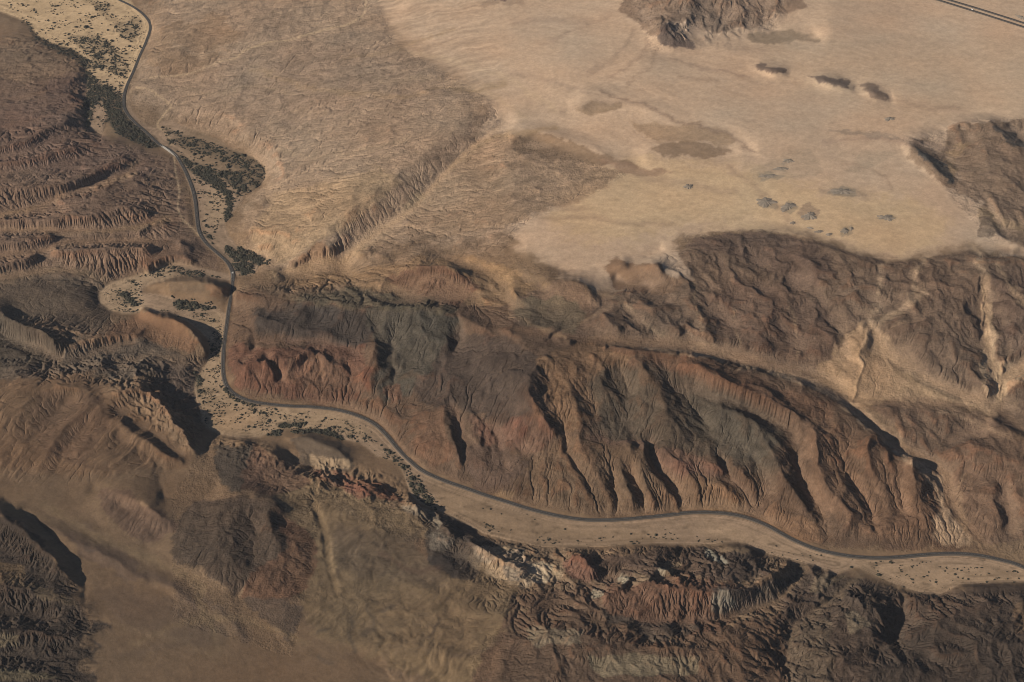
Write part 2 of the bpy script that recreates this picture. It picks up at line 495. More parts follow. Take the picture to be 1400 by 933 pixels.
# broad plain / flat base levels
BASE = pts("""1390 20 460,1250 60 430,1150 30 440,1000 120 390,1300 140 430,700 50 300,560 50 240,620 20 262,420 60 165,1100 180 395,900 110 375,800 100 345,
730 160 282,850 235 312,950 270 330,1000 290 345,1150 240 388,1200 330 400,1330 300 412,1240 170 415,1050 240 370,780 335 300,880 340 312,760 270 285,700 300 262,640 90 262,
560 110 215,480 110 178,700 240 270,1450 150 470,1450 -50 500,1000 -60 450,700 -60 330,400 -50 190,250 -50 90,640 300 232,300 60 100,
30 670 48,-60 680 50,120 760 46,200 830 44,300 860 44,400 900 46,170 900 44,250 665 46,500 900 62,440 760 46,600 870 70,520 800 60,560 740 56,680 860 80,1350 480 250""")
PLAINS = [("580 -120,1600 -120,1600 380,1330 335,1320 340,1290 345,1215 358,1180 350,1130 330,1085 318,1000 315,900 325,905 345,880 352,850 352,820 365,780 372,740 360,720 340,730 300,700 268,720 240,690 230,690 215,720 175,700 140,680 110,600 60"),
          ("180 820,330 850,400 880,480 905,450 960,100 960,130 900,140 840"),
          ("-100 640,20 660,60 690,95 670,120 700,160 740,215 770,260 790,300 830,180 820,140 800,120 780,90 740,55 715,0 680,-100 670"),
          ("215 650,255 640,300 650,295 670,270 685,225 680")]

# ------------------------------------------------------------------ height sheet
def lines_of(s):
    for row in s.strip().split('\n'):
        if row.strip() and not row.startswith('#'):
            yield pts(row)

def relax(val, fix):
    """membrane through the fixed cells, coarse to fine"""
    pyr = [(val * fix, fix.astype(np.float32))]
    while min(pyr[-1][0].shape) > 24:
        v, w = pyr[-1]
        h, wd = v.shape[0] // 2 * 2, v.shape[1] // 2 * 2
        v = v[:h, :wd]; w = w[:h, :wd]
        vs = v[::2, ::2] + v[1::2, ::2] + v[::2, 1::2] + v[1::2, 1::2]
        ws = w[::2, ::2] + w[1::2, ::2] + w[::2, 1::2] + w[1::2, 1::2]
        f = (ws > 0).astype(np.float32)
        pyr.append((np.where(ws > 0, vs / np.maximum(ws, 1e-9), 0).astype(np.float32), f))
    z = None
    for v, w in reversed(pyr):
        f = w > 0
        if z is None: z = np.full(v.shape, (v * w).sum() / max(w.sum(), 1), np.float32)
        else:
            gy, gx = np.mgrid[0:v.shape[0], 0:v.shape[1]]
            z = sample(z, (gx - 0.5) / 2, (gy - 0.5) / 2).astype(np.float32)
        z[f] = v[f]
        for k in range(80 if v.shape[0] > 300 else 200):
            p = np.pad(z, 1, mode='edge')
            n = (p[:-2, 1:-1] + p[2:, 1:-1] + p[1:-1, :-2] + p[1:-1, 2:]) * 0.25
            z = np.where(f, v, n)
    return z

river_mask = np.zeros((CH, CW), bool)
for P in RIVER: poly_mask(P, river_mask)
road_dist = line_dist(smooth_line(ROAD, 3), 30)

hv = np.zeros((CH, CW), np.float32); hw = np.zeros((CH, CW), np.float32)
# base levels of the plains
gy, gx = np.mgrid[0:CH:8, 0:CW:8].astype(np.float32)
num = np.zeros(gx.shape, np.float32); den = np.zeros(gx.shape, np.float32)
for u, v, z in BASE:
    w = 1.0 / (((gx - OU - u) / 1.4) ** 2 + (gy - OV - v) ** 2 + 900) ** 2
    num += w * z; den += w
base = blur(num / den, 3)
yy, xx = np.mgrid[0:CH, 0:CW].astype(np.float32)
base = sample(base, xx / 8, yy / 8)
line_px = np.zeros((CH, CW), bool); wash_px = np.zeros((CH, CW), bool)
LINE_LIST = [smooth_line(P, 0.7) for P in lines_of(LINES)]
for P in LINE_LIST:
    iu = np.round(P[:, 0] + OU).astype(int); iv = np.round(P[:, 1] + OV).astype(int)
    ok = (iu >= 0) & (iu < CW) & (iv >= 0) & (iv < CH)
    line_px[iv[ok], iu[ok]] = True
near_line = box_blur(line_px.astype(np.float32), 10) > 1e-5
plain_mask = np.zeros((CH, CW), bool)
for s in PLAINS: poly_mask(pts(s), plain_mask)
for s in ("885 -230,880 20,885 66,900 80,960 62,1130 60,1150 -230", "1222 185,1300 160,1420 160,1420 290,1320 280,1240 220"): plain_mask &= ~poly_mask(pts(s))
m = plain_mask & ~near_line
hv[m] = base[m]; hw[m] = 1
for P in LINE_LIST:
    iu = np.round(P[:, 0] + OU).astype(int); iv = np.round(P[:, 1] + OV).astype(int)
    ok = (iu >= 0) & (iu < CW) & (iv >= 0) & (iv < CH)
    hv[iv[ok], iu[ok]] = P[ok, 2]; hw[iv[ok], iu[ok]] = 1
for row in WASHES.strip().split('\n'):
    w, rest = row.split(' ', 1); w = float(w); P = smooth_line(pts(rest), 0.7)
    for o in np.arange(-w / 2, w / 2 + .5, 1.0):
        for du, dv in ((0, o), (o * 1.2, 0)):
            iu = np.round(P[:, 0] + OU + du).astype(int); iv = np.round(P[:, 1] + OV + dv).astype(int)
            ok = (iu >= 0) & (iu < CW) & (iv >= 0) & (iv < CH)
            hv[iv[ok], iu[ok]] = P[ok, 2]; hw[iv[ok], iu[ok]] = 1; wash_px[iv[ok], iu[ok]] = True
above = np.zeros((CH, CW), bool)
for k in range(1, 9): above[:-k] |= wash_px[k:]
above &= ~wash_px; hw[above & ~plain_mask] = 0
rm = river_mask
hv[rm] = 1.0; hw[rm] = 1
rd = road_dist < 3.0
hv[rd] = 4.0; hw[rd] = 1
h2, w2 = hv[::2, ::2].shape
num = hv * hw
nv = num[::2, ::2] + num[1::2, ::2] + num[::2, 1::2] + num[1::2, 1::2]
nw = hw[::2, ::2] + hw[1::2, ::2] + hw[::2, 1::2] + hw[1::2, 1::2]
sheet = relax(np.where(nw > 0, nv / np.maximum(nw, 1e-9), 0).astype(np.float32), nw > 0)
sheet = box_blur(sample(sheet, (xx - 0.5) / 2, (yy - 0.5) / 2).astype(np.float32), 1)

coarse = blur(sheet, 22)
boost = np.full((CH, CW), 1.25, np.float32)
for q, s in ((2.3, "680 380,800 380,900 335,1000 316,1215 360,1330 345,1700 360,1700 560,1160 560,1000 500,740 462"), (1.75, "318 395,480 400,620 425,740 470,900 480,1100 525,1230 610,1300 700,1130 745,940 695,700 680,560 600,330 540"),
             (1.9, "372 365,545 358,690 350,740 400,640 430,480 412"), (1.5, "300 605,470 655,590 705,640 735,752 746,1075 765,1140 785,1260 814,1700 800,1700 1300,700 1300,640 800,560 700,380 670"),
             (1.7, "262 680,330 670,400 690,395 765,320 820,260 780,225 730"), (1.6, "1170 545,1400 560,1400 740,1310 700,1230 610"), (1.6, "-300 425,60 440,190 470,280 490,275 600,130 540,-300 520")): boost[poly_mask(pts(s))] = q
boost = blur(boost, 8); boost[river_mask | (road_dist < 4)] = 1
sheet = coarse + (sheet - coarse) * boost
soft = blur(poly_mask(pts("580 -230,1800 -230,1800 150,1330 150,1310 158,1230 185,1228 200,1290 270,1335 330,1320 338,1290 340,1215 352,1180 343,1130 325,1085 312,1000 310,915 318,850 345,780 350,740 330,700 268,720 240,690 230,690 215,720 175,700 140,680 110,600 60")).astype(np.float32), 5)
for s in ("1020 84,1060 82,1085 98,1080 108,1030 100", "1095 98,1140 100,1225 125,1225 142,1180 138,1100 114", "885 -230,880 50,900 78,1120 62,1140 -230"): soft *= 1 - blur(poly_mask(pts(s)).astype(np.float32), 2)
sheet = sheet * (1 - soft) + blur(sheet, 5) * soft
# lines wander a little, away from the river and the road
wander = 1 - blur(np.maximum(river_mask, road_dist < 5).astype(np.float32), 5)
wander = np.clip(wander * 1.5 - .5, 0, 1) * (1 - .6 * soft)
sheet = sample(sheet, xx + wander * (5.5 * fbm(xx / 30, yy / 20, 3, 911) + 4 * fbm(xx / 90, yy / 60, 2, 921)), yy + wander * (3.5 * fbm(xx / 30, yy / 20, 3, 931) + 3 * fbm(xx / 90, yy / 60, 2, 941)))

# ------------------------------------------------------------------ ground grid (a fan of rows in front of the aircraft)
NI, NJ = 1240, 900
vrow = np.linspace(1130, -75, NJ)
_, yrow = unproject(np.zeros(NJ) + 700, vrow, np.zeros(NJ) + 100.0)
half = np.interp(yrow, [yrow[0], yrow[-1]], [unproject(1575, vrow[0], 100.0)[0], unproject(1575, vrow[-1], 100.0)[0]])
srow = np.linspace(-1, 1, NI)
GX = (half[:, None] * srow[None, :]).astype(np.float64)
GY = np.repeat(yrow[:, None], NI, 1)

# height of the sheet above every ground point: walk down the vertical
def drape(X, Y, img, top=640.0, n=44):
    z0 = np.full(X.shape, top); u, v = project(X, Y, z0)
    g0 = sample(img, u + OU, v + OV) - z0
    out = np.full(X.shape, 0.0, np.float64); done = np.zeros(X.shape, bool)
    for z in np.linspace(top, -20, n)[1:]:
        z1 = np.full(X.shape, z); u, v = project(X, Y, z1)
        g1 = sample(img, u + OU, v + OV) - z1
        hit = (~done) & (g1 >= 0)
        t = np.clip(-g0 / (g1 - g0 + 1e-9), 0, 1)
        out[hit] = (z0 + (z1 - z0) * t)[hit]
        done |= hit
        z0, g0 = z1, g1
    return out

GZ = drape(GX, GY, sheet)
GU, GV = project(GX, GY, GZ)
cell_x = (GX[:, 1] - GX[:, 0]); cell_y = np.gradient(yrow)

def on_grid(img, warp=0.0):
    return sample(img, GU + OU, GV + OV)

# ------------------------------------------------------------------ soils and rocks: (colour as seen, with corner fall-off, far haze and some shade in it, feather, opacity, outline)
SOILS = [
 ((168,142,116), 24, 1, "395 -230,1800 -230,1800 352,1400 352,1330 335,1315 342,1290 345,1215 358,1180 350,1130 330,1085 318,1000 315,925 322,905 330,925 345,965 380,950 392,900 398,880 400,840 402,810 395,770 372,720 345,690 320,690 250,650 200,665 130,560 60,480 20"),  # sand of the upper plain, far haze mixed into its colour
 ((174,146,108), 30, .6, "800 230,900 215,1030 230,1130 260,1250 270,1310 320,1250 350,1180 345,1100 315,950 305,850 330,780 330,740 290"),
 ((164,140,114), 40, .7, "1030 50,1450 60,1450 160,1250 170,1100 130"),
 ((153,127,101), 42, 1, "205 -200,470 -200,500 0,560 60,668 128,660 200,690 300,700 345,640 340,560 330,480 345,372 370,340 345,330 300,372 250,368 220,310 185,225 162,172 130,190 80,208 40"),
 ((142,119,97), 42, .6, "290 90,350 60,430 45,540 50,620 90,650 120,600 150,480 170,380 175,300 150"),
 ((138,115,93), 30, .4, "395 80,470 60,560 70,600 95,560 105,470 110,400 115"),
 ((140,112,84), 12, .8, "210 40,300 20,330 50,290 90,240 110,200 90"),
 ((158,130,96), 14, .8, "372 262,440 250,520 230,560 250,500 300,440 330,380 360,345 340,350 310"),
 ((150,110,76), 8, .7, "395 362,420 345,445 328,455 345,470 362,440 366,415 372"),
 ((132,108,86), 8, .8, "668 142,640 172,600 205,570 235,520 275,470 320,455 350,470 350,500 322,560 285,600 240,640 200,668 165"),
 ((146,118,90), 12, .8, "690 180,760 195,860 240,800 270,720 300,640 320,560 330,560 290,600 245,640 200"),
 # left bank
 ((112,89,71), 14, 1, "-300 90,40 60,100 75,118 110,130 190,200 205,236 216,250 260,268 320,310 372,230 350,140 390,60 400,-300 400"),
 ((126,102,78), 12, .8, "-300 20,20 25,60 60,110 80,115 95,60 110,0 112,-300 120"),
 ((100,80,68), 10, .8, "60 118,100 105,118 120,112 140,60 140"),
 ((104,81,68), 20, .6, "0 140,110 140,130 190,200 205,220 240,100 240,0 230"),
 ((120,92,70), 7, .6, "70 346,140 342,235 330,250 350,225 358,160 378,130 372,90 368"),
 ((126,94,70), 6, .6, "165 296,200 290,215 302,185 306"),
 ((98,82,66), 12, .9, "-300 385,60 372,140 390,150 430,130 470,60 440,-300 430"),
 ((116,86,62), 8, .9, "185 430,215 424,250 436,272 462,270 480,230 474,190 476,150 470,140 450"),
 ((90,77,64), 9, .9, "-300 430,60 445,130 470,180 462,250 485,280 500,268 540,275 580,240 545,200 520,120 510,-300 560"),
 ((78,68,56), 9, .8, "-300 425,20 432,80 462,60 500,0 505,-300 520"),
 ((88,73,62), 7, .8, "205 500,255 485,280 505,268 545,255 560,225 545"),
 ((106,82,60), 16, 1, "-300 520,20 520,120 510,160 545,220 590,265 622,250 645,180 640,140 660,100 660,40 640,-300 650"),
 ((92,70,54), 10, .5, "60 535,140 540,150 580,110 640,60 620,40 570"),
 ((102,82,62), 16, 1, "-300 640,60 650,215 650,300 650,290 690,215 690,160 668,120 672,100 700,180 740,260 790,320 820,420 870,520 905,560 1000,560 1300,-300 1300"),
 ((96,74,60), 8, .7, "128 668,170 672,240 712,245 722,200 745,160 720"),
 ((88,71,58), 9, .8, "60 705,110 715,170 750,200 790,180 800,120 760"),
 ((90,74,60), 16, .6, "120 800,250 820,330 870,250 880,160 850"),
 ((66,55,46), 8, .95, "-300 690,10 705,50 735,90 780,105 805,92 818,118 826,108 838,150 858,116 868,106 880,138 892,108 902,104 915,130 926,108 1000,-300 1100"),  # corner scarp: dark rock, shade of slopes facing away painted in
 ((110,88,62), 5, .7, "-20 765,30 772,40 790,25 800,-20 795"), ((120,102,76), 4, .6, "0 860,25 868,28 880,-10 885"),
 ((104,86,64), 4, .7, "20 795,60 800,90 812,110 832,90 826,50 812"), ((112,98,72), 4, .6, "0 912,60 920,90 926,40 932,-10 928"),
 # near centre
 ((116,95,69), 14, 1, "370 640,470 660,590 710,690 790,740 830,700 900,640 960,520 900,430 870,400 800,400 720"),
 ((92,77,62), 16, .6, "440 720,560 730,640 760,600 800,480 790"),
 ((78,64,52), 9, .9, "262 690,330 678,395 690,395 760,320 815,270 780,235 765,230 730"),
 ((104,74,54), 9, .8, "380 695,430 740,435 790,380 830,330 815,345 780,390 760"),
 ((84,70,58), 10, .9, "330 820,370 815,420 830,400 860,395 880"),
 ((108,84,62), 10, .7, "560 740,620 730,650 750,600 775"),
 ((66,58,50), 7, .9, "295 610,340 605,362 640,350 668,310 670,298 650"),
 ((96,72,56), 7, .8, "340 600,400 640,430 660,380 675,330 668"),
 ((84,72,60), 6, .9, "395 595,425 590,475 610,490 640,460 650,420 640,405 610"), ((140,118,92), 4, .8, "425 622,478 628,482 642,430 646"),
 ((104,68,52), 5, .7, "420 640,470 645,530 665,560 690,520 682,450 662"),
 ((62,56,50), 8, .8, "580 705,620 705,640 740,700 740,720 760,660 765,620 790,590 775"),  # dark ground below the cliffs, their shadow painted into it
 ((150,126,96), 5, .9, "650 748,690 742,735 770,770 775,770 790,720 808,690 800,660 785"),
 ((110,76,60), 5, .8, "770 770,785 755,805 760,820 785,800 798,780 790"),
 ((82,66,54), 10, 1, "800 765,860 755,960 748,1040 755,1060 780,1010 800,900 790,820 800"),
 ((128,108,82), 4, .8, "895 790,915 775,930 770,922 785,905 798"), ((120,100,76), 4, .7, "845 785,870 778,895 790,860 797"),
 ((98,72,55), 12, 1, "820 800,900 792,1020 800,1060 830,1000 850,980 880,880 870,830 850"),
 ((76,68,60), 7, .8, "965 812,1040 800,1085 785,1070 820,1010 845,975 835"),
 ((78,68,58), 8, .8, "820 838,870 852,930 850,960 860,900 880,830 860"),
 ((98,76,58), 12, 1, "700 810,820 800,825 850,900 880,1000 860,1070 840,1080 960,900 1000,700 1000,640 940,690 850"),
 ((134,118,90), 5, .55, "800 905,870 898,960 900,955 925,820 930"), ((136,120,94), 4, .5, "720 860,800 865,795 885,725 885"),
 ((82,67,55), 14, 1, "1060 800,1100 770,1180 790,1240 812,1330 800,1500 800,1700 1300,1060 1300,1075 930"),
 ((68,58,49), 18, .7, "1250 850,1420 830,1450 960,1180 960,1200 900"),
 ((96,82,66), 6, .8, "1085 860,1130 850,1140 900,1120 960,1070 960,1075 900"),
 ((120,104,82), 5, .7, "1145 850,1170 840,1190 860,1165 870"), ((112,94,72), 5, .7, "1105 800,1120 782,1160 785,1140 800,1115 815"),
 ((112,88,64), 6, .6, "1385 830,1420 826,1420 880,1385 865"),
 # middle mountains
 ((98,76,58), 10, 1, "318 395,400 410,480 395,560 410,650 395,720 420,800 465,900 480,1000 495,1100 525,1160 560,1210 605,1280 640,1295 662,1300 720,1340 750,1130 750,1000 700,830 708,690 685,570 635,480 562,330 540,305 500"),
 ((60,55,51), 14, .8, "340 425,420 414,490 422,512 450,502 480,460 472,400 466,350 458"),
 ((82,74,62), 10, .95, "490 420,560 415,625 440,636 465,620 490,560 540,525 560,512 530,520 480"),
 ((72,67,57), 10, .6, "560 430,620 438,636 470,600 480"),
 ((104,71,54), 9, .8, "318 470,400 480,500 470,505 530,470 555,400 545,330 530,310 500"),
 ((108,82,62), 6, .5, "390 490,480 495,500 540,440 545,380 520"),
 ((76,62,52), 12, .9, "620 455,700 470,740 490,730 540,720 600,660 570,590 560,560 540,600 490"),
 ((112,82,60), 9, .9, "566 565,602 562,624 625,600 640,566 620"),
 ((104,76,60), 8, .7, "640 560,680 590,735 570,760 590,740 620,690 620,650 600"),
 ((92,72,58), 10, .9, "640 610,690 615,730 640,690 670,650 670,630 640"),
 ((116,88,62), 8, .8, "735 490,800 470,860 490,830 560,780 600,750 560"),
 ((84,72,58), 14, .9, "800 530,830 500,930 510,1030 560,1080 610,1060 660,1000 640,900 610,830 605"),
 ((80,72,60), 12, .7, "930 520,1000 540,1070 590,1060 640,1000 630,940 590"),
 ((112,84,67), 4, .7, "800 598,890 606,960 632,1000 645,985 655,940 648,900 640,870 612,800 606"),
 ((108,84,62), 14, .9, "760 600,870 612,900 650,990 655,1020 690,900 705,780 705,720 690,720 640"),
 ((126,98,70), 6, .7, "950 660,1000 672,1015 700,960 698"),
 ((112,84,62), 14, .9, "1100 570,1200 605,1290 650,1300 720,1200 740,1150 720,1110 680"),
 ((122,92,66), 9, .7, "1060 690,1120 720,1125 745,1080 735,1040 710"),
 ((126,100,72), 6, .8, "690 672,705 676,700 690,668 680"),
 ((104,76,56), 12, .8, "870 482,950 490,1060 525,1150 570,1100 580,1000 540,900 510"),
 # foothills above
 ((132,104,74), 10, .9, "372 385,470 375,545 360,620 350,680 360,740 400,700 420,600 412,480 395,400 400"),
 ((108,78,58), 8, .9, "530 380,590 362,640 378,664 398,620 420,560 408"),
 ((90,80,62), 10, .8, "380 408,480 395,600 415,640 440,560 428,450 420"),
 ((104,83,66), 10, .9, "740 390,790 380,830 420,850 470,780 460,700 440,700 410"),
 ((94,82,64), 10, .8, "690 410,760 405,810 430,790 455,720 445"),
 ((116,90,68), 6, .95, "822 362,850 356,872 366,897 360,915 380,960 395,930 420,880 405,840 395"),
 # upper right mountains
 ((108,87,69), 10, 1, "800 400,880 402,950 395,925 340,1000 318,1050 316,1100 325,1180 350,1215 362,1290 350,1320 346,1400 357,1700 370,1700 640,1370 590,1250 560,1160 550,1100 515,1000 490,900 474,830 465"),
 ((99,79,65), 12, .9, "930 335,1000 318,1060 320,1120 340,1140 380,1110 400,1040 365,960 350"),
 ((101,79,64), 16, .7, "960 400,1060 385,1130 430,1150 490,1060 490,980 465"),
 ((106,85,68), 14, .6, "1250 400,1320 380,1340 480,1280 500,1240 450"),
 ((100,80,66), 10, .8, "1350 370,1430 360,1460 500,1400 505,1360 470"),
 ((164,136,104), 7, .95, "1335 390,1350 385,1354 450,1364 500,1400 505,1420 530,1375 535,1365 562,1345 530,1342 460"),
 ((146,119,90), 7, .9, "1165 548,1110 515,1180 440,1215 470,1260 520,1360 565,1360 580,1260 555,1190 556"),
 ((156,129,100), 10, .95, "840 466,950 474,1100 512,1165 550,1235 615,1292 655,1296 700,1340 745,1280 740,1285 680,1220 620,1150 555,1050 508,930 484"),
 ((103,81,64), 10, .8, "1180 550,1260 544,1345 562,1400 600,1400 740,1340 745,1300 700,1296 650,1240 610"),
 ((113,88,68), 10, .7, "1290 625,1335 612,1375 628,1400 700,1360 740,1320 720"),
 # hills on the plain
 ((126,103,83), 7, .9, "842 -30,850 15,872 32,885 50,910 48,905 30,930 30,960 42,1010 40,1060 25,1100 10,1120 -40"),
 ((92,80,70), 6, .6, "935 5,975 0,1000 40,960 42"),
 ((92,78,70), 3, .9, "893 50,900 37,915 36,930 48,952 60,948 69,925 65,905 62"),
 ((120,102,82), 4, .8, "1022 52,1050 42,1110 46,1125 58,1060 60,1030 60"),
 ((96,80,70), 3, .9, "1030 87,1055 88,1078 95,1078 102,1055 98"), ((94,79,70), 3, .9, "1102 102,1130 104,1168 114,1164 122,1130 114"),
 ((106,89,76), 4, .9, "1172 117,1195 114,1216 134,1200 136"),
 ((126,104,82), 6, .9, "880 205,910 197,960 195,1005 203,990 214,920 217"), ((132,110,86), 6, .9, "785 147,810 138,850 142,850 152,800 156"),
 ((134,110,84), 8, .7, "860 170,960 170,1010 190,990 195,900 195"),
 ((124,101,78), 6, .9, "700 190,732 180,772 190,800 202,830 214,880 228,830 226,760 222,700 210"),
 ((132,104,82), 6, .7, "810 218,880 228,930 236,860 240"),
 ((124,101,80), 10, .95, "1232 195,1262 195,1290 210,1288 180,1310 168,1450 168,1500 340,1400 345,1350 310,1345 280,1305 262,1270 240,1245 210"),
 ((62,62,60), 3, .9, "1248 195,1280 215,1305 240,1310 252,1290 245,1275 225"), ((74,72,68), 3, .8, "1356 172,1390 185,1400 205,1380 200"),  # back faces of both crests, their shade painted as dark colour
 ((152,124,90), 6, .8, "1290 210,1330 190,1310 215,1310 250,1300 235"),
 ((150,124,92), 6, .7, "1340 285,1400 310,1400 320,1335 310"),
 ((108,90,74), 4, .8, "1335 300,1358 300,1360 325,1340 325"),
 ((140,122,100), 3, .35, "1030 235,1080 205,1110 205,1130 235,1080 245,1030 248"), ((132,112,92), 3, .6, "1115 258,1170 256,1190 268,1140 270"),
 ((138,120,98), 3, .35, "1150 240,1180 205,1230 210,1190 228"),
 ((126,110,94), 4, .7, "1130 180,1190 190,1240 192,1230 186,1180 178"),
 ((122,102,84), 5, .5, "640 8,710 -4,720 4,660 12"), ((70,48,50), 2, .9, "672 0,692 1,690 5,678 4"),

 ((92,79,66), 4, .35, "226 388,250 386,282 389,286 398,276 404,250 402,230 399"), ((122,92,68), 3, .8, "284 389,308 391,308 412,288 408"),
]
SOILS += [
 ((112,102,86), 1.5, .6, "1034 276,1046 270,1062 274,1060 284,1040 284"), ((108,98,82), 1.5, .6, "1066 282,1080 275,1092 284,1084 292,1070 290"), ((116,96,80), 2, .6, "1090 284,1110 280,1122 292,1112 304,1098 300"),
 ((112,102,86), 1.5, .5, "1146 314,1160 309,1166 314,1152 324"), ((108,100,84), 1.5, .6, "1196 300,1212 292,1228 299,1214 306"), ((112,104,90), 2, .5, "1132 262,1150 256,1172 258,1172 268,1140 270"),
 ((118,108,92), 2, .5, "1034 244,1050 236,1074 240,1066 248,1040 248"), ((118,108,92), 2, .45, "1058 232,1074 228,1080 234,1062 236"), ((116,106,92), 2, .45, "1070 222,1082 216,1088 222,1076 226"),

 ((126,114,96), 2.5, .6, "551 691,575 692,605 712,600 722,580 712,560 702"), ((124,112,96), 2.5, .6, "588 730,600 727,620 735,612 752,592 750"),
 ((130,116,98), 2.5, .6, "645 750,662 745,676 758,672 772,655 772"), ((128,116,100), 2.5, .6, "690 752,715 750,722 770,718 795,700 798,690 780"),
 ((160,140,112), 2.5, .8, "720 775,745 768,760 776,758 795,735 802,722 800"), ((110,78,62), 3, .6, "775 765,800 760,815 775,812 795,790 798,778 785"),
 ((66,58,52), 4, .8, "585 757,625 755,652 765,650 790,620 792,595 775"), ((62,56,52), 3, .7, "612 705,640 712,655 735,640 742,620 725"),  # dark soil of the hollow with its shade, then painted cliff shadow
 ((146,136,114), 2.5, .7, "838 788,850 780,862 785,850 798"), ((146,136,114), 2.5, .7, "893 784,905 776,915 780,905 796"), ((140,130,108), 2, .7, "805 812,822 806,826 818,812 824"),
 ((140,134,116), 2.5, .6, "960 748,985 760,1000 770,985 772,960 762"), ((136,128,110), 2.5, .5, "965 815,990 812,1005 830,985 845,968 838"),
 ((130,104,82), 3, .7, "440 640,455 648,462 662,448 664"), ((112,74,58), 3, .7, "470 655,495 662,510 678,490 682,472 670"),
 ((130,90,66), 3, .6, "395 500,408 486,420 500,412 520,400 522"), ((134,98,70), 3, .55, "425 485,440 495,448 515,436 520"), ((122,84,62), 3, .6, "465 500,485 495,492 515,475 525"),
 ((108,72,56), 3, .5, "655 590,668 582,680 600,672 618,658 612"), ((108,74,58), 3, .5, "690 585,705 575,720 590,708 612,695 606"), ((126,84,60), 3, .5, "528 535,545 530,552 548,538 558"),
 ((116,84,67), 2.5, .7, "890 612,905 622,920 634,945 636,948 648,915 648,895 632"), ((116,85,67), 2.5, .6, "955 640,985 640,1000 650,1018 676,1010 678,990 660,962 652"),
]
